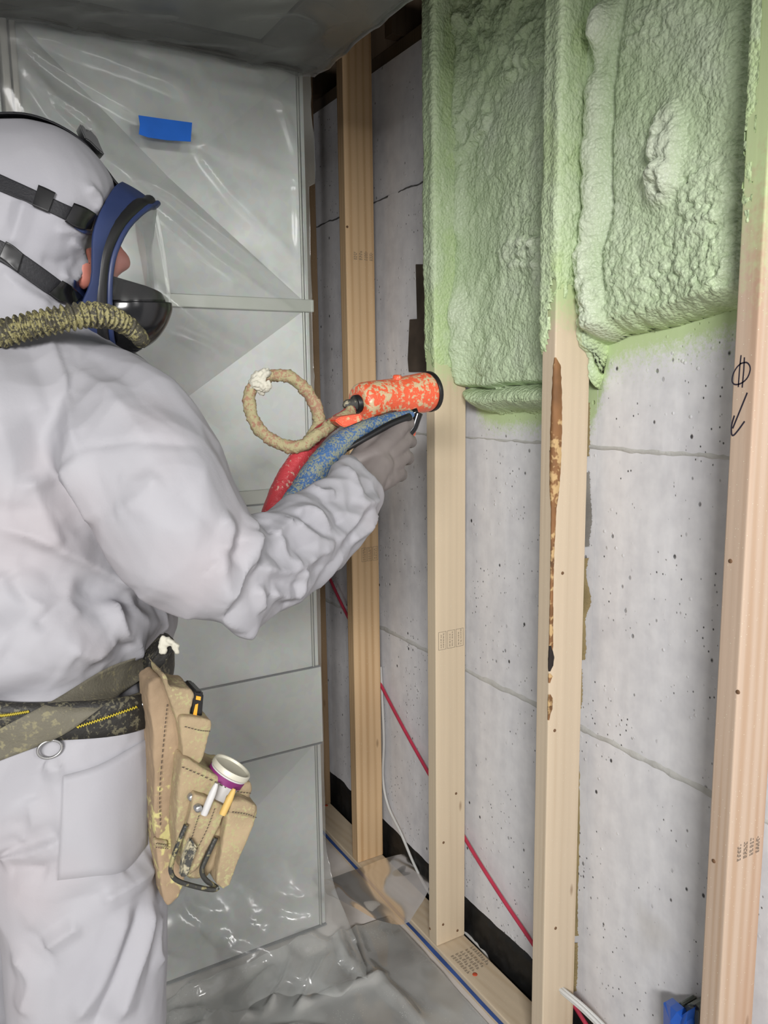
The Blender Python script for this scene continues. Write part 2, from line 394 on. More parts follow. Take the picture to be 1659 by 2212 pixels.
# green foam lower edges, read on the wall (height of foam edge along y)
def bay_edge(pix, x=XW-.01):
    q = np.array([on(px, py, 0, x) for px, py in pix]); o = np.argsort(q[:, 1]); return q[o, 1], q[o, 2]
E1 = bay_edge([(1000, 800), (1012, 812), (1022, 838), (1026, 868), (1045, 888), (1080, 896), (1120, 893), (1170, 893), (1215, 890)])
E2 = bay_edge([(1240, 850), (1272, 850), (1294, 842), (1303, 815), (1300, 770), (1306, 745), (1330, 738), (1370, 722), (1410, 712), (1450, 705), (1500, 692), (1550, 680), (1590, 668), (1640, 660)])
def edge1(y): return np.interp(y, *E1)+.006*fbm(np.stack([y*60, y*0, y*0], -1), 3)
def edge2(y): return np.interp(y, *E2)+.006*fbm(np.stack([y*50, y*0+5, y*0], -1), 3)
ZJ = [0, .754, 1.357, 1.999, WALL_TOP]; YJ = [-.6, 1.18, 3.3]
for i in range(4):
    for j in range(2):
        z0, z1, y0, y1 = ZJ[i]+.0006, ZJ[i+1]-.0006, YJ[j]+.0004, YJ[j+1]-.0004
        st = .015; ny, nz = max(2, int((y1-y0)/st)), max(2, int((z1-z0)/st))
        yy, zz = np.meshgrid(np.linspace(y0, y1, ny), np.linspace(z0, z1, nz), indexing='ij')
        off = [.0, .0012, -.001, .003][i]
        P = np.stack([yy*0+XW, yy, zz], -1); xx = XW+off+.0016*fbm(P*6, 3)
        edge = np.minimum(zz-z0, z1-zz); xx += .0012*np.exp(-(edge/.005)**2)
        s1 = np.where((yy > S[3]+.02) & (yy < S[2]+.03), np.exp(-np.maximum(0, edge1(yy)-zz)/.030), 0)
        s2 = np.where((yy < S[3]+.03) & (yy > S[4]+ST-.004), np.exp(-np.maximum(0, edge2(yy)-zz)/.040), 0)
        spz = np.clip(np.maximum(s1, s2), 0, 1)
        V = np.stack([xx, yy, zz], -1).reshape(-1, 3); Fc = [f[::-1] for f in grid_faces(ny, nz)]
        n0 = len(V); ring = [a*nz for a in range(ny)]+[(ny-1)*nz+b for b in range(1, nz)]+[a*nz+nz-1 for a in range(ny-2, -1, -1)]+[b for b in range(nz-2, 0, -1)]
        A_ = V[ring].copy(); B = A_.copy(); B[:, 0] = XW+.012; m = len(ring)
        Fc += [(n0+k, n0+(k+1) % m, n0+m+(k+1) % m, n0+m+k) for k in range(m)]; B = np.vstack([A_, B])
        mesh('concrete_panel', np.vstack([V, B]), Fc, M['concrete'], wall, smooth=True, attrs={'spray': np.concatenate([spz.ravel(), np.zeros(2*m)])})
def ridge(y0, y1, z, amp, w, seed, name, m):
    n = int((y1-y0)/.006); ys = np.linspace(y0, y1, n); zs = z+.004*fbm(np.stack([ys*25, ys*0+seed, ys*0], -1), 3)
    a = np.maximum(.0006, amp*(.5+1.2*fbm(np.stack([ys*40, ys*0+seed*3, ys*0], -1), 3))); prof = [(-1, .002), (-.5, -.6), (0, -1), (.5, -.6), (1, .002)]
    ww = w*(.6+.9*np.abs(fbm(np.stack([ys*30, ys*0+seed*7, ys*0], -1), 3)))
    V = np.array([[(XW+.001+a[i]*q if q < 0 else XW+.003), ys[i], zs[i]+p*ww[i]] for i in range(n) for p, q in prof])
    mesh(name, V, [f[::-1] for f in grid_faces(n, 5)], m, wall)
ridge(.2, 3.2, .754, .0028, .009, 1, 'joint_ridge', M['joint'])
ridge(.2, 2.6, 1.357, .0022, .007, 2, 'joint_ridge', M['joint'])
ridge(S[2], 3.2, 1.996, .0045, .0045, 3, 'joint_ridge', M['joint_dark'])
# tan glue smear along the upright joint beside the stud
def smear(name, pts, m, parent):
    L = np.array([on(x0, y, 0, XW) for x0, x1, y in pts]); R_ = np.array([on(x1, y, 0, XW) for x0, x1, y in pts])
    n = 90; L = catmull(L, n); R_ = catmull(R_, n); w_ = .0035*fbm(np.stack([np.arange(n)*.9, np.zeros(n), np.zeros(n)], -1), 3)
    R_[:, 1] += w_
    V = []
    for i in range(n):
        for k, h in ((0, -.001), (.15, .003), (.5, .0045), (.85, .003), (1, -.001)):
            p = L[i]*(1-k)+R_[i]*k; p = p.copy(); p[0] = XW-h-.0005; V.append(p)
    return mesh(name, V, grid_faces(n, 5), m, parent)
smear('glue_smear', [(1240, 1276, 870), (1240, 1275, 940), (1240, 1272, 985)], M['glue'], wall)
smear('glue_smear', [(1240, 1271, 1205), (1240, 1266, 1240), (1240, 1276, 1290), (1240, 1274, 1310), (1240, 1264, 1340), (1240, 1266, 1400), (1235, 1263, 1425)], M['glue'], wall)
smear('glue_smear', [(1235, 1257, 1445), (1235, 1258, 1500), (1235, 1255, 1530)], M['glue'], wall)
smear('glue_smear', [(1228, 1252, 1620), (1228, 1253, 1780), (1226, 1250, 1900), (1226, 1249, 2000), (1226, 1251, 2020)], M['glue'], wall)
smear('glue_smear', [(1226, 1249, 2035), (1226, 1248, 2090), (1226, 1245, 2140)], M['glue'], wall)
M['mortar'] = simple('grey_mortar', (.22, .21, .19), .9, var=.2, bump=.5, bs=160)
smear('mortar_smear', [(1240, 1273, 1020), (1240, 1276, 1080), (1240, 1278, 1120), (1240, 1272, 1180)], M['mortar'], wall)

# brown patched recess boards in the wall, half behind a stud
def poly_prism(name, pts2, ax, v0, v1, m, parent=None, bevel=.001, smooth=False):
    """closed outline (list of world points) pushed from value v0 to v1 on axis ax"""
    bm = bmesh.new(); A = []
    for p in pts2:
        q = list(p); q[ax] = v0; A.append(bm.verts.new(q))
    f = bm.faces.new(A); r = bmesh.ops.extrude_face_region(bm, geom=[f])
    for g in r['geom']:
        if isinstance(g, bmesh.types.BMVert): g.co[ax] = v1
    bmesh.ops.recalc_face_normals(bm, faces=bm.faces[:])
    if bevel: bmesh.ops.bevel(bm, geom=bm.edges[:], offset=bevel, segments=2, affect='EDGES', clamp_overlap=True)
    return bm_obj(name, bm, m, parent, smooth)
bb = [on(x, y, 0, XW) for x, y in [(900, 571), (936, 571), (936, 690), (903, 690)]]
poly_prism('patch_board', bb, 0, XW+.004, XW-.004, M['brown_board'], wall)
bb = [on(x, y, 0, XW) for x, y in [(889, 690), (936, 687), (936, 803), (887, 803), (885, 775)]]
poly_prism('patch_board', bb, 0, XW+.004, XW-.007, M['brown_board'], wall)

# black dimpled membrane along the base of the wall
n = 330; ys = np.linspace(.3, 3.2, n); prof = 14; V = []
for i, y in enumerate(ys):
    top = .115+.012*float(fbm(np.array([[y*14, 3., 0]]), 3)[0]) + .018*(y-1.3)*.6
    for k in range(prof):
        u = k/(prof-1); zz = .004+u*(top-.004)
        V.append([XW-.010*(1-u)**2-.004, y, zz])
V = np.array(V); w1, _ = worley(np.stack([V[:, 1]/.028, V[:, 2]/.028], -1), 3); V[:, 0] -= .006*np.maximum(0, 1-w1*1.6)
V[prof-1::prof, 0] = XW+.002
tag(mesh('drainage_membrane', V, [f[::-1] for f in grid_faces(n, prof)], M['membrane']), 'black dimpled membrane strip along the foot of the concrete wall', 'membrane')

# joists and sill above the wall
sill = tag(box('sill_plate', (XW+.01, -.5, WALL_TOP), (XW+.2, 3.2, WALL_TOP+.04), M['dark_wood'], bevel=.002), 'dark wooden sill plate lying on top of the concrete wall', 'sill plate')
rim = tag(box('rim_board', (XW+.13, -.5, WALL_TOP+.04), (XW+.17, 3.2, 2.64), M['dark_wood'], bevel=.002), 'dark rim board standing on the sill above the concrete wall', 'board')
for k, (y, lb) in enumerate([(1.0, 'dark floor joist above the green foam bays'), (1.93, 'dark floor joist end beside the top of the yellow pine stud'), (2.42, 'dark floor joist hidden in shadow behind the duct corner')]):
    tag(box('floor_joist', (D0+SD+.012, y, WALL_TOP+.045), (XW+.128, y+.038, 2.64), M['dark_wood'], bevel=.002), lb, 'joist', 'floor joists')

# ------------------------------------------------------------------ studs and plate
LB = {4: 'pinkish wall stud with black marker circle and arrow, nearest the camera', 3: 'pale wall stud with a brown bark edge between the two foam bays',
      2: 'pale wall stud with green foam coating its upper half, beside the orange spray gun', 1: 'yellow pine wall stud with a white cable running down beside it',
      0: 'tan wall stud in shadow just behind the edge of the sheet metal duct'}
stud = {}
for k in (0, 1, 2, 3, 4):
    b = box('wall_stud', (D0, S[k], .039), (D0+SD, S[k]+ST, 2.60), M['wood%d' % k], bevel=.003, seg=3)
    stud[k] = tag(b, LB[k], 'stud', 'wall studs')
plate = tag(box('bottom_plate', (D0-.001, -.4, 0), (D0+SD, 3.2, .038), M['plate'], bevel=.003, seg=3), 'pale wooden bottom plate on the floor under the studs', 'plate')
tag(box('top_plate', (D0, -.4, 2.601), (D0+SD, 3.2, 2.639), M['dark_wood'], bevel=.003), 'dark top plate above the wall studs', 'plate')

def strokes(name, lines, ax, val, off, width, m, parent, world=False):
    """flat ink lines lying on a face (axis = value), off = outward shift"""
    parts = []
    for L in lines:
        P = np.array([on(x, y, ax, val) for x, y in L]) if not world else np.array(L, dtype=float)
        P[:, ax] = val+off
        T = np.gradient(P, axis=0); T /= np.linalg.norm(T, axis=1)[:, None]+1e-12
        nrm = np.zeros(3); nrm[ax] = 1; Sd = np.cross(T, nrm)*width/2
        P[0] -= T[0]*width*.3; P[-1] += T[-1]*width*.3
        V = np.empty((len(P)*2, 3)); V[0::2] = P+Sd; V[1::2] = P-Sd
        parts.append((V, [(2*i, 2*i+2, 2*i+3, 2*i+1) for i in range(len(P)-1)]))
    V, Fc = join_geo(parts); return mesh(name, V, Fc, m, parent, smooth=False)
# marker circle with two bars, and the arrow under it (near stud, room face)
def z8(x, y): return (1560+x/8.505, 700+y/8.508)
circ = catmull([z8(*p) for p in [(345, 725), (270, 800), (205, 920), (185, 1040), (215, 1100), (290, 1110), (390, 1065), (470, 980), (515, 860), (510, 770), (460, 710), (400, 710), (335, 730)]], 50)
strokes('marker_symbol', [circ, [z8(350, 580), z8(325, 800), z8(300, 1150)], [z8(412, 620), z8(400, 850), z8(372, 1160)]], 0, D0, -.0004, .0022, M['ink'], stud[4])
strokes('marker_arrow', [[z8(460, 1270), z8(330, 1590), z8(200, 1910)], catmull([z8(*p) for p in [(225, 1690), (180, 1850), (175, 2010), (210, 2045), (290, 1960), (410, 1795)]], 20)], 0, D0, -.0004, .0026, M['ink'], stud[4])
def stamp(parent, y, x0, x1, z0, z1, nbox, seed, rows=3, frame=True, m='ink_grey'):
    """grade stamp: boxed rows of small printed dashes on a stud's side face"""
    r = random.Random(seed); L = []; wv = (x1-x0)/nbox
    for b in range(nbox):
        a, c = x0+b*wv+wv*.08, x0+(b+1)*wv-wv*.08
        if frame: L.append([(a, y, z0), (a, y, z1)]); L.append([(c, y, z0), (c, y, z1)]); L.append([(a, y, z0), (c, y, z0)]); L.append([(a, y, z1), (c, y, z1)])
        for q in range(rows):
            xx = a+(c-a)*(q+1)/(rows+1); z = z0+(z1-z0)*.1
            while z < z1-(z1-z0)*.15:
                ln = r.uniform(.02, .10)*(z1-z0)+.0015
                for e in range(2): L.append([(xx+(e-.5)*.0016, y, z), (xx+(e-.5)*.0016+r.uniform(-.0008, .0008), y, min(z+ln, z1))])
                z += ln+r.uniform(.0015, .004)
    return strokes('grade_stamp', L, 1, y, -.0004, .0008, M[m], parent, world=True)
stamp(stud[2], S[2], D0+.006, D0+.084, .84, .885, 3, 1, 2)
stamp(stud[1], S[1], D0+.020, D0+.086, 1.825, 1.852, 4, 2, 3, False)
stamp(stud[1], S[1], D0+.030, D0+.086, .98, 1.02, 3, 3, 2)
stamp(stud[4], S[4], D0+.030, D0+.085, 1.475, 1.522, 2, 4, 2)
stamp(stud[4], S[4], D0+.018, D0+.080, .72, .755, 4, 5, 3, False)
L = []
for q in range(9):
    for e in range(5):
        a = np.array([D0+.012+e*.015+random.uniform(-.002, .002), 1.535-q*.0085, .038]); L.append([a, a+np.array([.007+random.uniform(0, .004), 0, 0])]); L.append([a+np.array([0, -.003, 0]), a+np.array([.004+random.uniform(0, .006), -.003, 0])])
strokes('grade_stamp', L, 2, .038, .0004, .0014, M['ink_grey'], plate, world=True)
def nail_head(parent, p, ax, r, m, sgn=-1, name='nail'):
    th = np.linspace(0, 2*np.pi, 14, endpoint=False); o = [i for i in range(3) if i != ax]; V = []
    for rr, h in ((1.1, -.0005), (1, .001), (.6, .0016)):
        for t_ in th:
            q = np.array(p, dtype=float); q[o[0]] += r*rr*math.cos(t_); q[o[1]] += r*rr*math.sin(t_); q[ax] += sgn*h; V.append(q)
    Fc = [(i*14+j, i*14+(j+1) % 14, (i+1)*14+(j+1) % 14, (i+1)*14+j) for i in range(2) for j in range(14)]+[tuple(28+j for j in range(14))]
    mesh(name, V, Fc, M[m], parent)
M['red_screw'] = mat('red_screw', (.55, .08, .03), .5)
nail_head(plate, on(1026, 2105, 2, .038), 2, .006, 'red_screw', 1, 'anchor_screw')
nail_head(plate, on(705, 1740, 2, .038), 2, .006, 'red_screw', 1, 'anchor_screw')
M['knot'] = mat('brown_knot', (.16, .085, .04), .7)
for k, ps in {2: [(957, 1997), (929, 2006), (988, 2010), (958, 1820), (985, 1714)], 3: [(1198, 1578), (1200, 2005), (1215, 1238), (1190, 975)], 1: [(750, 490)], 4: [(1594, 1495), (1578, 1212), (1542, 1860)]}.items():
    for x, y in ps:
        side = on(x, y, 1, S[k]); fr = on(x, y, 0, D0)
        if side[0] > D0+.003: nail_head(stud[k], side, 1, .0032, 'knot', -1, 'knot')
        else: nail_head(stud[k], fr, 0, .0032, 'knot', -1, 'knot')
# bark edge of the middle stud: irregular strip that wraps its near corner
def bark(pts, m, name, lift):
    n = 120; yv = np.linspace(pts[0][2], pts[-1][2], n)
    zz = np.array([on(1185, y, 1, S[3])[2] for y in yv])
    a = np.interp(yv, [p[2] for p in pts], [p[0] for p in pts]); b = np.interp(yv, [p[2] for p in pts], [p[1] for p in pts])
    j = .0015*fbm(np.stack([yv*.12, yv*0, yv*0], -1), 3); V = []
    for i in range(n):
        f0, s0 = max(.0005, a[i]+j[i]), max(.0005, b[i]+j[i])   # reach onto front face / side face
        c = D0; y = S[3]
        for q in [(c-lift*.2, y+f0), (c-lift, y+f0*.6), (c-lift*.7, y-lift*.7), (c+s0*.6, y-lift), (c+s0, y-lift*.2)]: V.append([q[0], q[1], zz[i]])
    V = np.array(V); V[:, :2] += (.0006*fbm(V*120, 3))[:, None]
    mesh(name, V, grid_faces(n, 5), m, stud[3])
bark([(.001, .001, 772), (.006, .014, 790), (.008, .018, 850), (.010, .020, 930), (.011, .020, 1000), (.009, .016, 1060), (.004, .010, 1100), (.002, .007, 1200), (.001, .006, 1300), (.002, .009, 1400), (.001, .002, 1425)], M['bark'], 'bark', .0018)
bark([(.001, .003, 1395), (.003, .012, 1420), (.003, .010, 1440), (.001, .002, 1450)], M['burn'], 'bark', .0024)
bark([(.001, .002, 1455), (.002, .009, 1463), (.001, .002, 1475)], M['bark'], 'bark', .002)
bark([(.001, .004, 1500), (.002, .010, 1510), (.002, .009, 1535), (.001, .001, 1555)], M['bark'], 'bark', .002)

# ------------------------------------------------------------------ spray foam
def bubbles(y, z, size, seed, keep=.0):
    """rounded cell relief, 0..1"""
    wob = .35*np.stack([fbm(np.stack([y/size*.6, z/size*.6, y*0+seed], -1), 2), fbm(np.stack([y/size*.6+9, z/size*.6, y*0+seed], -1), 2)], -1)
    d, c = worley(np.stack([y/size, z/size], -1)+wob, seed)
    return np.sqrt(np.maximum(0, 1-(d/.72)**2))*np.where(c > keep, .45+.55*c, .15), c
def blob(y, z, px, py, rx, ry, x=XW-.06, ang=0):
    c = on(px, py, 0, x); e = on(px+rx, py, 0, x); g = on(px, py+ry, 0, x); ry_ = abs(e[1]-c[1]); rz_ = abs(g[2]-c[2])
    return ((y-c[1])/ry_)**2+((z-c[2])/rz_)**2
def bay(name, y0, y1, edge, feat, parent, seed):
    st = .0034; ztop = 2.46
    ny = int((y1-y0)/st); nz = int((ztop-1.36)/st)
    yy, zz = np.meshgrid(np.linspace(y0, y1, ny), np.linspace(1.36, ztop, nz), indexing='ij')
    P = np.stack([yy, zz, yy*0+seed], -1)
    e = edge(yy); h = zz-e
    t, bubm, thin = feat(yy, zz, P)
    lip = np.sqrt(np.clip(h/.028, 0, 1))*.999
    x = XW-.0005-np.maximum(0, t)*lip
    keep = h > 0
    fade = np.exp(-np.maximum(0, h-.004)/.016)
    idx = -np.ones(yy.shape, dtype=int); kk = keep.copy()
    kk[:-1] |= keep[1:]; kk[1:] |= keep[:-1]; kk[:, :-1] |= keep[:, 1:]
    idx[kk] = np.arange(kk.sum())
    x = np.where(keep, x, XW+.002)
    V = np.stack([x, yy, np.where(keep, zz, np.maximum(zz, e-.002))], -1)[kk]
    a, b, c, d = idx[:-1, :-1], idx[1:, :-1], idx[1:, 1:], idx[:-1, 1:]
    ok = (a >= 0) & (b >= 0) & (c >= 0) & (d >= 0)
    Fc = np.stack([a[ok], d[ok], c[ok], b[ok]], -1)
    return mesh(name, V, Fc.tolist(), M['foam'], parent, attrs={'thin': np.clip(fade*.9+thin, 0, 1)[kk], 'bub': np.clip(bubm, 0, 1)[kk]})

def feat1(y, z, P):
    n1 = fbm(P*np.array([5, 4, 1]), 4, 11); n2 = fbm(np.stack([y*34+z*9, z*24-y*6, y*0], -1), 4, 12)
    b, c = bubbles(y+z*.25, z*.75, .0125, 3); m = sstep(-.25, .25, fbm(P*6+4, 3, 14))
    b6, _ = bubbles(y+z*.2, z, .0075, 8); t = .052+.018*n1+.006*n2+(.0022+.0034*m)*b+.0016*b6
    # thicker bead where the foam climbs onto the stud beside it
    t += .016*np.exp(-((S[2]-.004-y)/.022)**2)*(1+.5*fbm(np.stack([z*20, y*0, y*0+3], -1), 2))
    t += .020*np.exp(-blob(y, z, 992, 705, 20, 75)**1.5)
    # bubble clusters
    q = np.exp(-blob(y, z, 1120, 545, 55, 42)**2); b2, c2 = bubbles(y, z, .020, 21); t += q*.016*b2
    q2 = np.exp(-blob(y, z, 1160, 560, 20, 70)**2); t += q2*.012*b2
    q3 = np.exp(-blob(y, z, 1030, 60, 60, 60)**2); b3, _ = bubbles(y, z, .016, 22); t += q3*.007*b3
    # hanging roll at the bottom, parted from the rest by a crease
    zc = np.interp(y, *bay_edge([(1010, 838), (1060, 842), (1100, 834), (1165, 832), (1220, 832)], XW-.03))
    t -= .040*np.exp(-((z-zc)/.0055)**2)
    r = np.clip((zc-z)/.052, 0, 1); roll = np.sqrt(np.maximum(0, 1-(2*r-1)**2))
    b4, _ = bubbles(y*1.6+z*.8, z*.6, .013, 23)
    t = np.where(z < zc, .012+.048*roll+.005*b4, t)
    # diagonal ripples high up
    t += .007*np.sin((y*.6+z)*48+9*n1+5*n2)*sstep(1.85, 2.05, z)*(.3+.7*m)
    return t, np.clip(q+q2, 0, 1)*b2*.9+.2*b*m+.5*np.exp(-blob(y, z, 992, 690, 20, 60)), .30*sstep(2.0, 2.3, z)
def feat2(y, z, P):
    n1 = fbm(P*np.array([6, 5, 1])+7, 4, 31); n2 = fbm(np.stack([y*40+z*14, z*30-y*9, y*0], -1), 4, 32)
    b, c = bubbles(y, z, .0115, 33); m = sstep(-.2, .3, fbm(P*7+1, 3, 34))
    b6, _ = bubbles(y-z*.2, z, .0075, 9); t = .056+.016*n1+.0045*n2+(.0030+.0042*m)*b+.0016*b6
    low = sstep(1.80, 1.66, z)*sstep(1.52, 1.60, z); b5, _ = bubbles(y, z, .013, 35); t += low*(.008+.007*b5)
    # upright bead against the bark stud: chain of smooth bulbs
    yc = np.interp(z, *[v[::-1] for v in (lambda q: (q[:, 2], q[:, 1]))(np.array([on(px, py, 0, XW-.07) for px, py in [(1300, 20), (1285, 150), (1275, 300), (1275, 450), (1262, 560), (1272, 650), (1285, 730)]]))])
    yc = yc+.004*fbm(np.stack([z*14, z*0+3, z*0], -1), 3)
    bw, _ = worley(np.stack([z/.055, z*0+.5], -1), 77); bulb = np.sqrt(np.maximum(0, 1-(bw/.75)**2))
    lowf = sstep(2.25, 1.95, z); wid = .008+.003*lowf+.011*bulb*lowf
    bead = np.exp(-(np.abs(y-yc)/wid)**3)
    t += (.006+.018*lowf*(.15+.85*bulb))*bead; t -= .016*np.exp(-((y-yc+.036)/.008)**2)*sstep(1.6, 1.75, z)
    # big protruding cluster
    bl = blob(y, z, 1440, 320, 34, 95); q = np.exp(-bl**2); b2, _ = bubbles(y, z, .026, 36); b8, _ = bubbles(y, z, .015, 38); t += q*(.012+.018*b2+.005*b8)
    bl3 = blob(y, z, 1425, 400, 42, 45); q3 = np.exp(-bl3**2); t += q3*(.006+.014*b2)
    q4 = np.exp(-blob(y, z, 1400, 60, 70, 50)**2); b3, _ = bubbles(y, z, .018, 37); t += q4*.009*b3
    q5 = np.exp(-blob(y, z, 1304, 55, 22, 45)**2); t += q5*.026
    q6 = np.exp(-blob(y, z, 1510, 430, 70, 90)**2); t += q6*.010*b3
    # flattens towards the near stud
    t = t*(.62+.38*sstep(S[4]+.045, S[4]+.13, y))
    # little worm of foam hanging beside the stud
    k = sstep(1.555, 1.535, z); t = np.where(k > 0, t*(1-k)+k*(.030+.010*b2), t)
    return t, np.clip(q+q3+q5, 0, 1)*.95+.7*bead*lowf+.3*(q4+q6)*b3+.25*low*b5, .12*np.exp(-blob(y, z, 1570, 400, 40, 400))
foamA = empty('spray_foam', (1.11, 1.38, 1.4), 'pale green spray foam filling the bay left of the bark-edged stud', 'spray foam', 'foam filled bays')
foamB = empty('spray_foam', (1.11, .97, 1.5), 'pale green bubbly spray foam filling the bay between bark-edged and marker stud', 'spray foam', 'foam filled bays')
bay('bay_fill', S[3]+ST+.001, S[2]-.001, edge1, feat1, foamA, 1)
bay('bay_fill', S[4]+ST+.001, S[3]-.001, edge2, feat2, foamB, 2)
def coat(k, parent, zb_front, zb_side, th, seed, ymax=ST):
    """lumpy foam skin wrapped round the front of a stud; zb = lower end on the front / side face"""
    st = .0034; y = S[k]
    A = []
    for u in np.arange(.045, 0, -st): A.append((D0+u, y+ST, 0, 1))
    for u in np.arange(ST, 0, -st): A.append((D0, y+u, -1, 0))
    for u in np.arange(0, .095, st): A.append((D0+u, y, 0, -1))
    A = np.array(A); N = A[:, 2:].copy()
    for _ in range(3): N[1:-1] = (N[:-2]+2*N[1:-1]+N[2:])/4
    zs = np.arange(1.40, 2.46, st); nu, nz = len(A), len(zs)
    U, Z = np.meshgrid(np.arange(nu), zs, indexing='ij'); ax, ay = A[U, 0], A[U, 1]
    P = np.stack([U*st, Z, U*0.+seed], -1)
    fr = sstep(0, 1, np.clip((ay-y)/ST, 0, 1))
    zb = zb_side+(zb_front-zb_side)*sstep(.2, .55, np.clip((ay-y)/ST, 0, 1))+(.012 if k != 4 else .20)*fbm(P*np.array([30, 8, 1]), 3, seed)+(.05 if k != 4 else .22)*fbm(P*np.array([90, 45, 1]), 3, seed+9)
    b, c = bubbles(U*st, Z, .011, seed+5); n = fbm(P*np.array([14, 9, 1]), 4, seed+1); n3 = fbm(P*70, 3, seed+2)
    t = th*(.9+1.1*n+.6*n3)+.0022*b*sstep(-.1, .4, n+.2)
    corner = np.exp(-((U*st-.045-ST)/.010)**2)+np.exp(-((U*st-.045)/.010)**2)
    t += .6*th*corner
    t = np.maximum(.0006, t)*np.sqrt(np.clip((Z-zb)/.05, 0, 1))-.0012*(Z < zb)
    keep = (Z > zb)
    V = np.stack([ax+N[U, 0]*t, ay+N[U, 1]*t, Z], -1)
    idx = -np.ones(U.shape, dtype=int); kk = keep.copy(); kk[:, :-1] |= keep[:, 1:]; idx[kk] = np.arange(kk.sum())
    a, b_, c_, d = idx[:-1, :-1], idx[1:, :-1], idx[1:, 1:], idx[:-1, 1:]; ok = (a >= 0) & (b_ >= 0) & (c_ >= 0) & (d >= 0)
    Fc = np.stack([a[ok], d[ok], c_[ok], b_[ok]], -1)
    thin = .25+.45*sstep(.0, -.3, n)+.5*np.exp(-np.maximum(0, Z-zb)/.05)
    mesh('stud_coating', V[kk], Fc.tolist(), M['foam'], parent, attrs={'thin': np.clip(thin, 0, 1)[kk], 'bub': np.clip(.25*b, 0, 1)[kk]})
coat(2, foamA, 1.545, 1.53, .0035, 41)
coat(3, foamB, 1.545, 1.66, .0048, 45)
coat(4, foamB, 1.80, 2.6, .0016, 49)

# ------------------------------------------------------------------ sheet metal ducts
def dz(py, px=690): return on(px, py, 1, YD)[2]
XE, XL = .866, .232
duct = empty('air_duct', (.3, YD+.2, 0), 'upright galvanised sheet metal duct with cross-broken panels under clear plastic', 'duct')
box('body', (-.62, YD+.041, .002), (XE-.006, YD+.40, ZC-.002), M['galv'], duct, bevel=.004)
def cross_panel(x0, x1, z0, z1, peak, parent, y=YD):
    cx, cz = (x0+x1)/2, (z0+z1)/2
    V = [(x0, y, z0), (x1, y, z0), (x1, y, z1), (x0, y, z1), (cx, y+peak, cz), (x0, y+.04, z0), (x1, y+.04, z0), (x1, y+.04, z1), (x0, y+.04, z1)]
    Fc = [(0, 1, 4), (1, 2, 4), (2, 3, 4), (3, 0, 4), (1, 0, 5, 6), (2, 1, 6, 7), (3, 2, 7, 8), (0, 3, 8, 5)]
    return mesh('sheet_panel', V, Fc, M['galv'], parent, smooth=False)
zs_ = [.004, .512*.9688+.046, .728*.9688+.046, 1.199, 1.235, 1.666, 1.696, ZC-.004]
PX1 = XE-.022
for z0, z1, pk in [(zs_[0]+.004, zs_[1]-.004, .030), (zs_[2]+.004, zs_[3]-.003, .032), (zs_[4], zs_[5], .034), (zs_[6], zs_[7], .036)]:
    cross_panel(XL, PX1, z0, z1, pk, duct)
    cross_panel(-.60, XL-.032, z0, z1, pk, duct)
    box('edge_flange', (PX1+.001, YD-.004, z0), (PX1+.005, YD+.041, z1), M['cleat'], duct, bevel=.0008)
    box('edge_flange', (PX1+.009, YD-.001, z0), (XE-.004, YD+.041, z1), M['galv'], duct, bevel=.0008)
box('seam_panel', (-.60, YD-.004, zs_[1]), (XE+.002, YD+.041, zs_[2]), M['galv'], duct, bevel=.001)
box('cleat', (-.60, YD-.010, zs_[5]), (XE+.006, YD+.041, zs_[6]), M['cleat'], duct, bevel=.002)
box('cleat', (-.60, YD-.004, zs_[3]), (PX1-.002, YD+.041, zs_[4]), M['cleat'], duct, bevel=.002)
for z in (zs_[1]-.003, zs_[2]+.003, zs_[3]-.001, .004):
    box('seam', (-.60, YD-.0055, z-.0017), (XE-.002, YD+.040, z+.0017), M['seam'], duct, bevel=0)
M['white_trim'] = simple('white_trim_metal', (.70, .67, .60), .45, .2)
box('upright_trim', (XL-.026, YD-.018, .3), (XL-.012, YD+.041, ZC-.01), M['white_trim'], duct, bevel=.003)
box('upright_trim', (XL-.008, YD-.014, .3), (XL+.004, YD+.041, ZC-.01), M['white_trim'], duct, bevel=.003)

duct2 = empty('air_duct', (.2, .6, ZC), 'overhead horizontal sheet metal duct forming the low soffit', 'duct')
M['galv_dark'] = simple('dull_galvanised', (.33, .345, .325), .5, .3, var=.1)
M['flange'] = simple('dark_flange', (.12, .12, .115), .7, .1, var=.2)  # flange and lip are darker than the duct sheet beside them
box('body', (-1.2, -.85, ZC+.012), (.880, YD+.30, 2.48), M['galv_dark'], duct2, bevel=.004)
IX, IY = on(565, 95, 2, ZC)[0], on(565, 95, 2, ZC)[1]
box('flange', (-1.2, IY, ZC), (.884, YD+.02, ZC+.012), M['flange'], duct2, bevel=.002)
box('flange', (IX, -.85, ZC), (.884, IY-.001, ZC+.012), M['flange'], duct2, bevel=.002)
box('flange_lip', (-1.2, YD-.040, ZC-.014), (.884, YD-.032, ZC), M['flange'], duct2, bevel=.002)
V = [(-.5, .3, ZC+.008), (IX-.002, .3, ZC+.008), (IX-.002, IY-.002, ZC+.008), (-.5, IY-.002, ZC+.008), ((IX-.5)/2, (IY+.3)/2, ZC-.010)]
mesh('sheet_panel', V, [(1, 0, 4), (2, 1, 4), (3, 2, 4), (0, 3, 4), (0, 1, 2, 3)], M['galv_dark'], duct2, smooth=False)

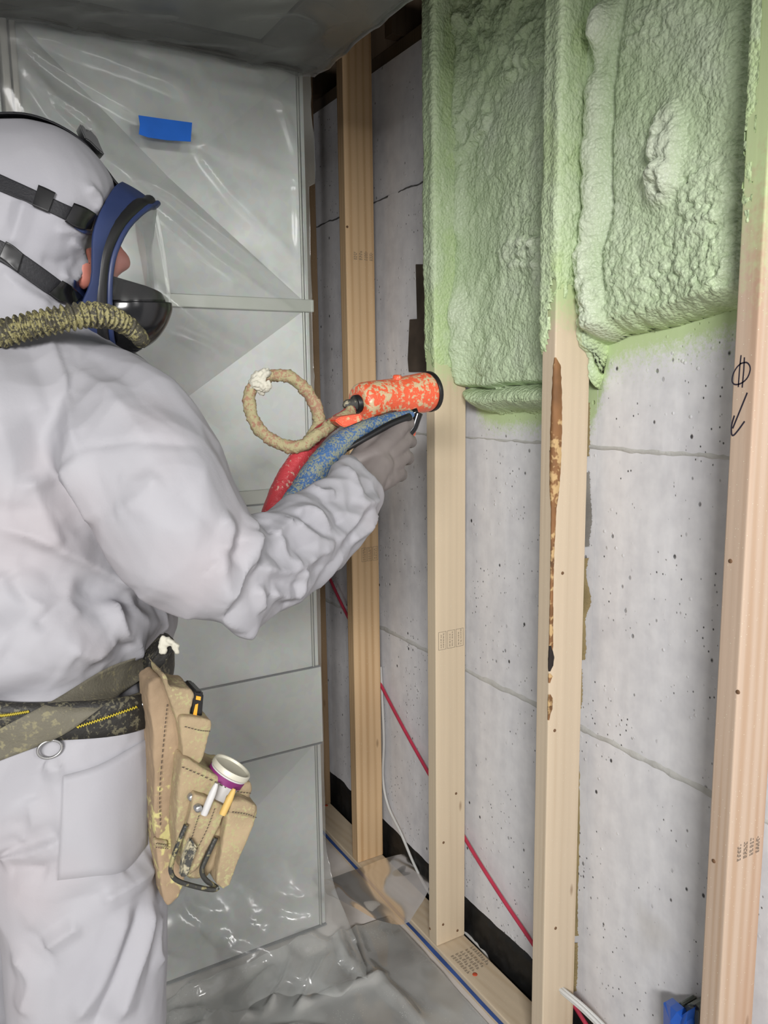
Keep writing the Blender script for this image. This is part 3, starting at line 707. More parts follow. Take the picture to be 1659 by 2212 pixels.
# ------------------------------------------------------------------ clear plastic sheeting
def crease(V, N, lines, chunk=40000):
    """push points along N near each polyline: (pts3d, amp, width)"""
    d = np.zeros(len(V))
    for P, amp, wd in lines:
        P = np.asarray(P); lo, hi = P.min(0)-wd, P.max(0)+wd
        m = np.where(((V > lo) & (V < hi)).all(1))[0]
        if not len(m): continue
        best = np.full(len(m), 9.); tt = np.zeros(len(m)); Q = V[m]
        L = np.concatenate([[0], np.cumsum(np.linalg.norm(np.diff(P, axis=0), axis=1))])
        for i in range(len(P)-1):
            a, b = P[i], P[i+1]; ab = b-a; t = np.clip(((Q-a) @ ab)/(ab @ ab+1e-12), 0, 1)
            dist = np.linalg.norm(Q-a-t[:, None]*ab, axis=1); k = dist < best
            best = np.where(k, dist, best); tt = np.where(k, (L[i]+t*(L[i+1]-L[i]))/L[-1], tt)
        prof = np.clip(1-best/wd, 0, 1)**1.35
        taper = np.minimum(1, np.minimum(tt, 1-tt)*6+.25)
        d[m] += amp*prof*taper
    return V+N*d[:, None]
st = .008; YF = YD-.020
xs, zz_ = np.arange(-.62, XE+.012, st), np.arange(.03, ZC-.004, st)
gx, gz = np.meshgrid(xs, zz_, indexing='ij'); V = np.stack([gx, gx*0+YF, gz], -1).reshape(-1, 3)
N = np.tile(np.array([0, -1., 0]), (len(V), 1)); Q = lambda L: [on(x, y, 1, YF) for x, y in L]
FL = [([(-20, 70), (120, 95), (240, 130), (420, 200)], .008, .03), ([(0, 62), (200, 85), (420, 130), (640, 165)], .007, .03), ([(30, 90), (170, 175), (300, 250)], .010, .022),
      ([(20, 100), (110, 200), (190, 255), (215, 290)], .011, .02), ([(10, 110), (120, 240), (330, 440)], .010, .03), ([(5, 150), (70, 260), (180, 400)], .008, .03),
      ([(413, 300), (520, 345), (650, 395)], .007, .02), ([(415, 312), (500, 420), (640, 560)], .006, .02), ([(240, 350), (370, 420), (520, 540), (665, 650)], .009, .02),
      ([(330, 440), (470, 560), (660, 690)], .007, .016), ([(470, 190), (560, 205), (650, 235)], .006, .02), ([(450, 260), (455, 285), (440, 300)], .005, .012),
      ([(345, 630), (430, 700), (540, 760), (700, 820)], .008, .016), ([(380, 720), (470, 760), (680, 860)], .006, .02), ([(430, 940), (560, 1010), (660, 1060)], .006, .02),
      ([(480, 1320), (600, 1400), (690, 1440)], .006, .02), ([(380, 2120), (480, 2060), (620, 1990), (700, 1900)], .012, .03), ([(420, 2160), (560, 2090), (705, 1985)], .014, .025),
      ([(560, 2010), (640, 1985), (705, 1955)], .01, .02), ([(600, 205), (640, 330), (648, 600)], .005, .02)]
V = crease(V, N, [(Q(L), a, w_) for L, a, w_ in FL])
nn = fbm(V*np.array([5, 1, 3.]), 4, 61); rdg = 1-np.abs(fbm(np.stack([V[:, 0]*7+V[:, 2]*5, V[:, 2]*2-V[:, 0]*1.4, V[:, 0]*0], -1), 3, 62))*3
V[:, 1] -= .005*nn+.003*np.maximum(0, rdg)
# ragged right edge, and the foot of the sheet swelling out over the floor
e = V[:, 0] > XE-.002; V[e, 0] += .010*fbm(np.stack([V[e, 2]*14, V[e, 2]*0, V[e, 2]*0], -1), 3, 63)
V[:, 0] = np.where(V[:, 2] < 1.96, np.minimum(V[:, 0], XE-.004), V[:, 0]); V[:, 1] = np.minimum(V[:, 1], YD-.013); low = np.clip((.27-V[:, 2])/.27, 0, 1); rd3 = 1-np.abs(fbm(np.stack([V[:, 0]*13+V[:, 2]*16, V[:, 2]*9-V[:, 0]*4, V[:, 0]*0], -1), 3, 68))*3.4
V[:, 1] -= (.24*low**2*(1+.5*nn)+.035*low*np.maximum(0, rd3))*sstep(-.05, .25, V[:, 0])+.05*low**2
tag(mesh('plastic_sheet', V, grid_faces(len(xs), len(zz_)), M['film'], attrs=None), 'clear wrinkled plastic sheet hung over the upright duct', 'plastic sheet', 'clear plastic sheets')
# sheet on the floor
st = .009; xs, ys_ = np.arange(-1.2, D0-.012, st), np.arange(-.6, YD-.06, st)
gx, gy = np.meshgrid(xs, ys_, indexing='ij'); V = np.stack([gx, gy, gx*0+.006], -1).reshape(-1, 3); N = np.tile(np.array([0, 0, 1.]), (len(V), 1))
Q = lambda L: [on(x, y, 2, .006) for x, y in L]
FL = [([(350, 2180), (480, 2130), (600, 2070), (720, 2040)], .030, .03), ([(350, 2206), (430, 2196), (520, 2230)], .026, .025), ([(575, 2190), (615, 2130), (640, 2060), (700, 2030)], .024, .022), ([(520, 2170), (560, 2120), (600, 2090)], .020, .02), ([(640, 2190), (680, 2120), (710, 2060)], .016, .02), ([(380, 2160), (450, 2150), (520, 2110)], .018, .02),
      ([(720, 1960), (740, 2040), (770, 2100)], .018, .03), ([(760, 1980), (790, 2080), (900, 2200)], .012, .03), ([(640, 2180), (760, 2130), (840, 2110)], .012, .03), ([(420, 2260), (640, 2230), (800, 2260)], .02, .04),
      ([(790, 2110), (860, 2160), (930, 2230)], .010, .03), ([(380, 2240), (480, 2215), (560, 2190)], .02, .03)]
V = crease(V, N, [(Q(L), a, w_) for L, a, w_ in FL])
rdg = 1-np.abs(fbm(np.stack([V[:, 0]*8-V[:, 1]*3, V[:, 1]*5+V[:, 0]*3, V[:, 0]*0], -1), 3, 65))*3.2
rd2 = 1-np.abs(fbm(np.stack([V[:, 0]*15+V[:, 1]*7, V[:, 1]*12-V[:, 0]*9, V[:, 0]*0], -1), 2, 67))*4
V[:, 2] += .003*fbm(V*5, 2, 66)+.003*np.maximum(0, rdg)+.001*np.maximum(0, rd2); V[:, 2] = np.maximum(V[:, 2], .002)
tag(mesh('plastic_sheet', V, grid_faces(len(xs), len(ys_)), M['film_floor']), 'dusty clear plastic sheet spread over the concrete floor', 'plastic sheet', 'clear plastic sheets')
# flap of sheet thrown across the bottom plate beside the pine stud
P4 = [[(700, 1905), (770, 1880), (860, 1850), (928, 1845)], [(702, 1930), (780, 1905), (870, 1880), (926, 1875)], [(706, 1950), (790, 1935), (870, 1920), (925, 1925)], [(720, 1960), (800, 1985), (860, 2000), (885, 1995)]]
H4 = [[.03, .055, .075, .09], [.02, .05, .065, .075], [.012, .045, .052, .06], [.008, .03, .045, .048]]
rows = [catmull([on(x, y, 2, h) for (x, y), h in zip(r, hh)], 40) for r, hh in zip(P4, H4)]
V = np.array([catmull([rows[k][i] for k in range(4)], 30) for i in range(40)]).reshape(-1, 3)
V[:, 2] = np.maximum(V[:, 2], np.where(V[:, 0] > D0-.03, .043, .034))+.003+.004*np.maximum(0, 1-np.abs(fbm(V*7, 2, 71))*3)
tag(mesh('plastic_sheet', V, grid_faces(40, 30), M['film_flap']), 'thin clear plastic flap lying across the bottom plate by the pine stud', 'plastic sheet', 'clear plastic sheets')
# ceiling sheet under the soffit duct, lapping over its right edge
st = .014; us, ys_ = np.arange(0, 1.35, st), np.arange(.2, YD-.002, st); gu, gy = np.meshgrid(us, ys_, indexing='ij')
xx = np.where(gu < 1.19, -.30+gu, .890+.004*np.sin((gu-1.19)*9)); zq = np.where(gu < 1.19, ZC-.006, ZC-.006+(gu-1.19))
V = np.stack([xx, gy, zq], -1).reshape(-1, 3); rdg = 1-np.abs(fbm(np.stack([V[:, 0]*3+V[:, 1]*6, V[:, 1]*2-V[:, 0]*6, V[:, 2]], -1), 3, 75))*3.2
V[:, 2] -= np.where(V[:, 2] < ZC, .004*fbm(V*6, 3, 76)+.008*np.maximum(0, rdg)+.004, 0); V[:, 0] += np.where(V[:, 2] > ZC-.004, .006*np.maximum(0, rdg), 0)
tag(mesh('plastic_sheet', V, [f[::-1] for f in grid_faces(len(us), len(ys_))], M['film_ceil']), 'clear plastic sheet stretched under the overhead duct', 'plastic sheet', 'clear plastic sheets')
# blue tape on the hung sheet
A = [on(x, y, 1, YF-.016) for x, y in [(299, 249), (355, 257), (415, 265), (413, 290), (412, 306), (360, 303), (320, 297), (300, 290), (302, 268)]]
poly_prism('masking_tape', A, 1, YF-.0155, YF-.0165, M['blue_tape'], bevel=0)
tp = bpy.data.objects['masking_tape']; tag(tp, 'short torn piece of blue masking tape stuck on the hung plastic', 'tape')
# blue tape line along the foot of the plate
ys_ = np.linspace(.2, 3.0, 60); V = []
for y in ys_: V += [[D0-.0115, y, .0245+.001*math.sin(y*31)], [D0-.007, y, .0255], [D0-.0022, y, .026+.001*math.sin(y*17)]]
tag(mesh('masking_tape', V, grid_faces(60, 3), M['blue_tape_dark']), 'long strip of blue tape joining floor plastic to the bottom plate', 'tape')

# ------------------------------------------------------------------ cables
def wall_pts(L, x): return [on(px, py, 0, x) for px, py in L]
tag(tube('red_cable', wall_pts([(640, 1080), (715, 1255), (760, 1350), (822, 1478), (870, 1570), (920, 1660), (1005, 1812), (1075, 1925), (1148, 2034), (1240, 2172), (1290, 2250)], XW-.016), .0048, M['red_cable'], ns=10, n=80), 'red cable slanting down behind the studs along the concrete wall', 'cable')
tag(tube('white_cable', wall_pts([(822, 1440), (825, 1500), (829, 1600), (827, 1680), (838, 1740), (866, 1800), (895, 1868), (925, 1925), (965, 1975), (1005, 2014), (1050, 2062), (1082, 2120), (1105, 2160), (1130, 2215)], XW-.012), .0042, M['white_plastic'], ns=10, n=90), 'thin white cable hanging beside the yellow pine stud and along the wall foot', 'cable')
hp = on(1212, 2143, 1, S[3]); c0 = hp+np.array([0, .012, 0])
bund = empty('cable_bundle', tuple(c0), 'bundle of white cables coming out of a hole in the bark-edged stud', 'cable')
for k, o in enumerate([(0, 0, 0), (.004, 0, .006), (-.003, 0, .007)]):
    o = np.array(o); e = np.array([.05, -.09, -.05])
    tube('cable', [c0+o, hp+o+np.array([.003, -.012, -.002]), hp+o*1.2+np.array([.022, -.05, -.022]), hp+o*1.4+np.array([.050, -.10, -.062]), hp+o*1.6+np.array([.085, -.16, -.125])], .0042, M['white_plastic'], bund, ns=10, n=30)
# blue wrapper and grey box in the near bay by the floor
gb = on(1510, 2175, 0, XW-.02)
gbx = empty('junction_box', (gb[0], gb[1], gb[2]-.10), 'grey plastic junction box low on the wall beside the marker stud', 'box')
A = [on(x, y, 0, XW-.03) for x, y in [(1486, 2172), (1496, 2162), (1512, 2166), (1524, 2180), (1526, 2320), (1480, 2320), (1486, 2200)]]
poly_prism('shell', A, 0, XW+.002, XW-.045, M['grey_plastic'], gbx, bevel=.004)
A = [on(x, y, 0, XW-.046) for x, y in [(1497, 2172), (1502, 2170), (1510, 2180), (1505, 2183)]]
poly_prism('screw_slot', A, 0, XW-.0445, XW-.0465, M['ink'], gbx, bevel=0)
A = [on(x, y, 0, XW-.03) for x, y in [(1463, 2178), (1470, 2164), (1478, 2160), (1486, 2172), (1480, 2190), (1464, 2188)]]
poly_prism('knockout', A, 0, XW+.002, XW-.040, M['grey_plastic'], gbx, bevel=.004)
wr = empty('blue_wrapper', tuple(on(1460, 2300, 0, XW-.06)), 'crumpled bright blue plastic wrapper pointing up beside the grey box', 'wrapper')
def facet(name, pix, depths, m, parent, back=.02):
    P = [on(x, y, 0, XW-dd) for (x, y), dd in zip(pix, depths)]; n = len(P); c = np.mean(P, axis=0)+np.array([-.008, 0, 0])
    B = [p+np.array([back, 0, 0]) for p in P]; V = P+B+[c, np.mean(B, axis=0)]
    Fc = [(i, (i+1) % n, 2*n) for i in range(n)]+[((i+1) % n+n, i+n, 2*n+1) for i in range(n)]+[(i, i+n, (i+1) % n+n, (i+1) % n) for i in range(n)]
    return mesh(name, V, Fc, m, parent, smooth=False)
facet('fold', [(1433, 2166), (1437, 2164), (1448, 2174), (1462, 2186), (1480, 2206), (1490, 2260), (1433, 2260)], [.05, .05, .06, .065, .06, .055, .05], M['blue_bag'], wr)
facet('fold', [(1468, 2196), (1486, 2184), (1484, 2206), (1490, 2250), (1470, 2250)], [.055, .07, .065, .06, .055], M['blue_bag'], wr)

# ------------------------------------------------------------------ the worker
def sect(pL, pR, D, hd, n=28, ex=2.25, Dr=None):
    a = at(*pL, D); b = at(*pR, Dr or D); c = (a+b)/2; A = (a-b)/2
    v = c-CAM; v /= np.linalg.norm(v); B = v-A*((v @ A)/(A @ A)); B = B/np.linalg.norm(B)*hd
    th = np.linspace(0, 2*np.pi, n, endpoint=False); cs, sn = np.cos(th), np.sin(th)
    return c+np.sign(cs)[:, None]*(np.abs(cs)**(2/ex))[:, None]*A+np.sign(sn)[:, None]*(np.abs(sn)**(2/ex))[:, None]*B
def ring(c, rx, ry, n=28):
    th = np.linspace(0, 2*np.pi, n, endpoint=False); return np.array(c)+np.stack([-rx*np.cos(th), ry*np.sin(th), th*0], -1)
def loft(rings, dense=5):
    R = np.array(rings); n = R.shape[1]; m = (len(R)-1)*dense+1
    S_ = np.stack([catmull(R[:, j], m) for j in range(n)], 1); V = S_.reshape(-1, 3); Fc = []
    for i in range(m-1):
        for j in range(n): k = (j+1) % n; Fc.append((i*n+j, i*n+k, (i+1)*n+k, (i+1)*n+j))
    V = np.vstack([V, S_[0].mean(0), S_[-1].mean(0)]); a, b = len(V)-2, len(V)-1
    for j in range(n): k = (j+1) % n; Fc.append((a, k, j)); Fc.append((b, (m-1)*n+j, (m-1)*n+k))
    return V, Fc
def capsule(pts, rad, ns=14, n=None):
    P = catmull(pts, n or 6*len(pts)); R = np.interp(np.linspace(0, 1, len(P)), np.linspace(0, 1, len(rad)), rad)
    T0 = P[0]-P[1]; T0 /= np.linalg.norm(T0); T1 = P[-1]-P[-2]; T1 /= np.linalg.norm(T1)
    h = [np.sin(a) for a in (1.3, .9, .45)]; c_ = [np.cos(a) for a in (1.3, .9, .45)]
    PP = np.vstack([[P[0]+T0*R[0]*q for q in h], P, [P[-1]+T1*R[-1]*q for q in h[::-1]]]); RR = np.concatenate([[R[0]*q for q in c_], R, [R[-1]*q for q in c_[::-1]]])
    return tube_geo(PP, RR, ns)
def fuse(parts, voxel, smooth=4, fac=.5):
    """union of overlapping solids as one skin"""
    V, Fc = join_geo(parts); me = bpy.data.meshes.new('tmp'); me.from_pydata(V.tolist(), [], Fc); me.update()
    bm = bmesh.new(); bm.from_mesh(me); bmesh.ops.recalc_face_normals(bm, faces=bm.faces[:]); bm.to_mesh(me); bm.free()
    o = bpy.data.objects.new('tmp', me); COL.objects.link(o)
    r = o.modifiers.new('r', 'REMESH'); r.mode = 'VOXEL'; r.voxel_size = voxel
    s = o.modifiers.new('s', 'SMOOTH'); s.iterations = smooth; s.factor = fac
    dg = bpy.context.evaluated_depsgraph_get(); ev = o.evaluated_get(dg); m2 = bpy.data.meshes.new_from_object(ev)
    V = np.empty(len(m2.vertices)*3); m2.vertices.foreach_get('co', V); V = V.reshape(-1, 3)
    N = np.empty(len(m2.vertices)*3); m2.vertices.foreach_get('normal', N); N = N.reshape(-1, 3)
    Fc = [tuple(p.vertices) for p in m2.polygons]
    bpy.data.objects.remove(o); bpy.data.meshes.remove(me); bpy.data.meshes.remove(m2)
    return V, N, Fc
torso = loft([sect((-70, 700), (175, 690), 1.05, .10), sect((-125, 745), (225, 735), 1.06, .13), sect((-180, 800), (300, 785), 1.07, .19), sect((-210, 880), (375, 870), 1.08, .225),
              sect((-225, 1000), (405, 990), 1.09, .225), sect((-225, 1150), (395, 1140), 1.09, .215), sect((-215, 1290), (345, 1270), 1.08, .21), sect((-215, 1400), (362, 1330), 1.07, .215),
              sect((-215, 1490), (342, 1385), 1.06, .205), sect((-185, 1540), (322, 1425), 1.06, .18), sect((-180, 1580), (318, 1470), 1.06, .175), sect((-190, 1640), (325, 1550), 1.06, .19),
              sect((-190, 1740), (332, 1650), 1.06, .19), sect((-150, 1860), (330, 1780), 1.05, .17)])
def wp(px, py, D): return at(px, py, D)
legN = loft([sect((-70, 1640), (328, 1560), .99, .09), sect((-20, 1760), (335, 1720), .985, .095), sect((8, 1880), (336, 1860), .985, .098), sect((26, 2020), (344, 2000), .985, .095), sect((40, 2212), (337, 2212), .985, .09)] +
            [ring((.115, .955, .60), .080, .085), ring((.118, .955, .48), .075, .08), ring((.105, .955, .35), .072, .075), ring((.09, .955, .22), .068, .07), ring((.085, .955, .12), .075, .075), ring((.085, .955, .07), .08, .075)])
legF = loft([ring((.07, 1.20, .98), .10, .09), ring((.045, 1.215, .85), .095, .09), ring((.02, 1.225, .70), .085, .085), ring((-.01, 1.23, .50), .075, .078), ring((-.045, 1.235, .30), .07, .072), ring((-.07, 1.235, .14), .072, .072), ring((-.07, 1.235, .07), .08, .075)])
head = loft([sect((-40, 256), (62, 254), 1.05, .03), sect((-105, 283), (140, 283), 1.05, .065), sect((-140, 330), (200, 330), 1.05, .088), sect((-158, 395), (240, 395), 1.05, .10), sect((-160, 470), (236, 460), 1.05, .105),
             sect((-150, 540), (208, 530), 1.05, .102), sect((-135, 600), (185, 590), 1.05, .096), sect((-120, 660), (180, 650), 1.05, .095), sect((-120, 720), (190, 710), 1.05, .105)])
armU = loft([sect((30, 830), (215, 755), 1.02, .07), sect((55, 930), (320, 795), .97, .09), sect((130, 1010), (415, 890), .94, .092), sect((195, 1080), (462, 985), .93, .090), sect((230, 1165), (512, 1075), .93, .086),
             sect((290, 1250), (545, 1140), .94, .082), sect((400, 1312), (556, 1165), .955, .078), sect((490, 1345), (545, 1180), .975, .070)])
armF = loft([sect((455, 1300), (520, 1150), .955, .06), sect((520, 1364), (528, 1118), .975, .074), sect((625, 1306), (590, 1100), 1.03, .070), sect((715, 1243), (650, 1070), 1.10, .066), sect((785, 1165), (700, 1032), 1.16, .060),
             sect((822, 1090), (738, 990), 1.21, .050), sect((818, 1050), (762, 985), 1.232, .038)])
LS, LE, LW = (.16, 1.30, 1.40), (.10, 1.38, 1.13), (.305, 1.240, 1.168)
armL = loft([ring((.13, 1.27, 1.46), .07, .06)] + [np.array(q)+0*ring((0, 0, 0), 1, 1)+ring((0, 0, 0), .062, .062) for q in (LS, (.13, 1.35, 1.27), LE)])
armL2 = capsule([LE, (.20, 1.33, 1.165), LW], [.06, .056, .046])
Vc, Nc, Fcov = fuse([torso, legN, legF, head, armU, armF, armL, armL2], .0037, 7)
def bvh(V, Fc): return BVHTree.FromPolygons([tuple(v) for v in V], Fc)
tree0 = bvh(Vc, Fcov)
def cast(px, py, tree=None, off=0.0):
    d = Vector(ray(px, py)).normalized(); h = (tree or tree0).ray_cast(Vector(CAM), d, 4.0)
    if h[0] is None: return None
    return np.array(h[0])-np.array(d)*off
def castline(L, tree=None, sub=6):
    P = catmull(np.array(L, dtype=float), max(2, (len(L)-1)*sub+1)); out = [cast(x, y, tree) for x, y in P]
    out = [o for o in out if o is not None]; return out
R_, W_ = .0075, .020
CR = [ # shoulder seam, arm hole fold
      ([(105, 747), (145, 852), (177, 978)], .008, .022), ([(118, 747), (160, 855), (188, 985)], -.006, .018), ([(150, 1000), (185, 1070), (215, 1130)], .010, .03), ([(0, 1138), (40, 1146), (80, 1160), (130, 1186), (188, 1215), (275, 1266), (322, 1288)], .013, .028), ([(10, 1160), (90, 1190), (188, 1236), (270, 1285), (318, 1305)], -.010, .03),
      ([(70, 1020), (80, 1054), (127, 1181)], .009, .026), ([(95, 1040), (118, 1110), (145, 1178)], -.007, .03), ([(60, 880), (80, 960), (70, 1050)], -.006, .03), ([(195, 968), (250, 960), (307, 959), (416, 968)], -.0035, .010),
      ([(253, 1036), (300, 1042), (336, 1033)], .0015, .012), ([(271, 1094), (310, 1065), (347, 1033)], .003, .02), ([(150, 800), (210, 830), (260, 880), (320, 960)], .005, .03), ([(200, 780), (270, 830), (330, 900)], -.004, .025),
      ([(380, 1060), (420, 1110), (470, 1150)], -.005, .03), ([(250, 1105), (290, 1098), (330, 1105)], .002, .014), ([(300, 1260), (360, 1300), (430, 1320)], .006, .03),
      ([(455, 1203), (472, 1206), (477, 1286), (500, 1330), (540, 1360)], .010, .020), ([(477, 1286), (505, 1240), (517, 1203), (535, 1152), (530, 1118)], .010, .018), ([(490, 1215), (508, 1190), (512, 1160)], -.010, .018),
      ([(480, 1190), (490, 1140), (470, 1120)], .006, .016), ([(0, 1235), (22, 1286), (60, 1330), (101, 1362)], -.010, .03), ([(20, 1240), (50, 1290), (100, 1335)], .007, .03), ([(224, 1297), (260, 1365), (289, 1387), (293, 1420)], .010, .020),
      ([(210, 1310), (240, 1370), (275, 1405)], -.007, .022), ([(137, 1409), (195, 1427), (242, 1398), (285, 1390)], -.008, .018), ([(140, 1395), (200, 1410), (250, 1380)], .007, .02), ([(150, 1240), (140, 1300), (170, 1340)], .005, .02),
      ([(230, 1230), (290, 1330), (345, 1350)], .006, .025), ([(0, 1400), (60, 1430), (130, 1440)], -.007, .03), ([(330, 1300), (345, 1330), (350, 1360)], .006, .018), ([(0, 900), (30, 1000), (20, 1100)], .006, .04),
      # forearm
      ([(718, 1173), (755, 1139), (780, 1097), (817, 1079)], .010, .016), ([(728, 1180), (765, 1145), (795, 1105), (820, 1092)], -.009, .016), ([(622, 1129), (663, 1162), (716, 1175)], .009, .018), ([(640, 1120), (680, 1145), (711, 1155)], -.008, .018),
      ([(714, 1182), (650, 1219), (617, 1235), (542, 1225)], .010, .018), ([(705, 1195), (650, 1232), (610, 1250), (560, 1245)], -.008, .018), ([(537, 1159), (526, 1207), (542, 1223)], .010, .016), ([(548, 1150), (540, 1195), (560, 1215)], -.006, .016),
      ([(574, 1283), (565, 1315)], -.009, .016), ([(578, 1278), (622, 1287), (645, 1281)], .009, .014), ([(590, 1295), (630, 1305), (660, 1290)], -.007, .016), ([(649, 1230), (650, 1255), (645, 1281)], .008, .014), ([(549, 1265), (556, 1290), (560, 1313)], .008, .014),
      ([(487, 1294), (505, 1325), (526, 1356)], -.008, .016), ([(558, 1120), (575, 1135), (590, 1155)], -.010, .018), ([(590, 1155), (605, 1142), (622, 1129)], .008, .014), ([(631, 1111), (655, 1108), (675, 1116), (711, 1155)], .008, .014),
      ([(668, 1058), (695, 1068), (723, 1065)], .008, .012), ([(690, 1080), (720, 1110), (735, 1140)], -.006, .016), ([(745, 1010), (770, 1050), (775, 1095)], .006, .016), ([(760, 1170), (790, 1140), (810, 1105)], .006, .014), ([(600, 1160), (615, 1200), (640, 1220)], .006, .016),
      ([(700, 1230), (740, 1190), (770, 1160)], -.006, .014), ([(575, 1180), (590, 1210), (600, 1235)], -.006, .014),
      # hood
      ([(20, 420), (12, 470), (30, 520)], -.004, .016), ([(55, 430), (40, 480), (20, 530)], .006, .016), ([(190, 400), (215, 430), (205, 455)], .006, .014), ([(130, 590), (160, 605), (185, 560)], .006, .012), ([(90, 560), (130, 570), (160, 560)], -.004, .012),
      ([(120, 500), (160, 500), (190, 505)], .004, .012), ([(60, 600), (100, 640), (150, 660)], -.005, .02), ([(0, 580), (40, 620), (110, 665)], .006, .02), ([(150, 520), (175, 540), (185, 570)], .005, .01),
      # trousers
      ([(0, 1835), (47, 1828), (134, 1799)], -.010, .02), ([(5, 1845), (60, 1842), (130, 1815)], .008, .02), ([(25, 1868), (70, 1872), (108, 1882)], -.008, .016), ([(268, 1884), (300, 1850), (326, 1815)], -.010, .02), ([(217, 1947), (270, 1915), (325, 1875)], .008, .02),
      ([(130, 1950), (230, 1925), (320, 1850)], -.007, .02), ([(60, 1720), (75, 1780), (40, 1820)], .006, .025), ([(301, 1950), (290, 2000), (265, 2066), (231, 2152), (195, 2230)], -.012, .018), ([(320, 1950), (310, 2020), (285, 2100), (250, 2200)], .010, .022), ([(275, 1960), (250, 2050), (215, 2130), (160, 2200)], .008, .022),
      ([(101, 2044), (135, 2020), (174, 1996)], .007, .016), ([(60, 2000), (100, 2040), (125, 2100)], -.005, .02), ([(40, 2050), (75, 2110), (60, 2180)], .006, .02), ([(240, 1590), (250, 1560), (235, 1540)], .005, .02), ([(100, 1640), (120, 1660), (140, 1655)], .005, .016),
      ([(335, 1970), (330, 2050), (338, 2080)], .006, .016)]
LN = []
for L, a, w_ in CR:
    P = castline(L)
    if len(P) > 1: LN.append((P, a*(1.25 if a > 0 else .7), w_*1.05))
Vs = crease(Vc, Nc, LN)
P3 = Vc+.04*np.stack([fbm(Vc*4, 2, 81), fbm(Vc*4+9, 2, 82), fbm(Vc*4+21, 2, 83)], -1)
calm = .45+.55*sstep(-.1, .35, fbm(Vc*3.5, 2, 86))
isarm = sstep(.30, .40, Vc[:, 0])
# crumpled facets: cones round scattered centres meet in crisp crease lines
kr = np.random.default_rng(5); iz = kr.permutation(len(Vc))
def facets(spacing, stretch, slope, wgt, rmin, seed):
    Pm = P3*np.array(stretch); cell = {}; seeds = []; use = np.where(wgt > .002)[0]; iu = kr.permutation(use)[:40000]
    for i in iu:
        c = tuple(np.floor(Pm[i]/spacing).astype(int))
        if c not in cell: cell[c] = 1; seeds.append(Pm[i]+kr.normal(size=3)*spacing*.15)
    Sd = np.array(seeds); best = np.zeros(len(Pm))
    for q in range(0, len(use), 20000):
        u = use[q:q+20000]; X = Pm[u]; d2 = (X**2).sum(1)[:, None]+(Sd**2).sum(1)[None]-2*X @ Sd.T; best[u] = np.sqrt(np.maximum(0, d2.min(1)))
    return slope*(np.sqrt(best**2+rmin**2)-rmin)*wgt
up_b = 1-.75*sstep(1.56, 1.62, Vc[:, 2]); legs = sstep(.98, .90, Vc[:, 2])
big = facets(.115, (1, 1, .62), .17, (1-isarm)*up_b*(.35+.65*calm), .012, 1)
mid = facets(.060, (1, 1, .8), .16, ((1-isarm)*(.25+.6*calm))*up_b, .006, 2)
arm = facets(.052, (.85, 1, 1), .30, isarm, .006, 3)
arm2 = facets(.028, (1, 1, 1), .16, isarm*(.3+.7*calm), .004, 4)
Vs = Vs+Nc*(big+mid+arm+arm2-.004+.0015*fbm(Vc*7, 3, 87))[:, None]
person = empty('person', (.09, 1.08, 0), 'person in white hooded coverall reaching out to spray the wall, blue full-face mask', 'person')
mesh('coverall', Vs, Fcov, M['tyvek'], person)
tree = bvh(Vs, Fcov)
# patch pocket on the thigh, lying on the cloth
def patch(name, poly, m, parent, lift, n=26, t=tree, thick=.0015):
    """thin panel lying on a surface, its outline seen at the given pixels (4 boundary curves from a polygon of corners)"""
    A, B = catmull(np.array(poly[0], dtype=float), n), catmull(np.array(poly[1], dtype=float), n); V = []; rows = []
    for i in range(n):
        row = []
        for k in np.linspace(0, 1, 12):
            q = A[i]*(1-k)+B[i]*k; p = cast(q[0], q[1], t, lift); row.append(p)
        rows.append(row)
    flat = [p for r in rows for p in r]; good = [p for p in flat if p is not None]
    dm = np.median([np.linalg.norm(p-CAM) for p in good]); out = []
    for i, p in enumerate(flat):
        if p is None or abs(np.linalg.norm(p-CAM)-dm) > .12:
            k = (i % 12)/11; q = A[i//12]*(1-k)+B[i//12]*k; v = ray(*q); p = CAM+v/np.linalg.norm(v)*dm
        out.append(p)
    V = np.array(out); G_ = V.reshape(n, 12, 3)
    for _ in range(2): G_[1:-1] = (G_[:-2]+2*G_[1:-1]+G_[2:])/4; G_[:, 1:-1] = (G_[:, :-2]+2*G_[:, 1:-1]+G_[:, 2:])/4
    V = G_.reshape(-1, 3); Bk = V+ (V-CAM)/np.linalg.norm(V-CAM, axis=1)[:, None]*(thick+lift)
    m0 = n*12; Fc = grid_faces(n, 12)+[tuple(i+m0 for i in f[::-1]) for f in grid_faces(n, 12)]
    rg = [a*12 for a in range(n)]+[(n-1)*12+b for b in range(1, 12)]+[a*12+11 for a in range(n-2, -1, -1)]+[b for b in range(10, 0, -1)]
    Fc += [(rg[(k+1) % len(rg)], rg[k], m0+rg[k], m0+rg[(k+1) % len(rg)]) for k in range(len(rg))]
    return mesh(name, np.vstack([V, Bk]), Fc, m, parent)
patch('pocket', [[(137, 1676), (217, 1651), (325, 1592)], [(124, 1902), (200, 1893), (268, 1882), (318, 1825)]], M['tyvek'], person, .004)
# boots
for (bx, by) in ((.085, .955), (-.07, 1.235)):
    V, Fc = loft([ring((bx-.01, by, .15), .05, .05, 20), ring((bx, by, .09), .06, .05, 20), ring((bx+.05, by, .05), .115, .052, 20), ring((bx+.055, by, .02), .125, .052, 20), ring((bx+.055, by, .001), .125, .052, 20)])
    mesh('boot', V, Fc, M['black'], person)

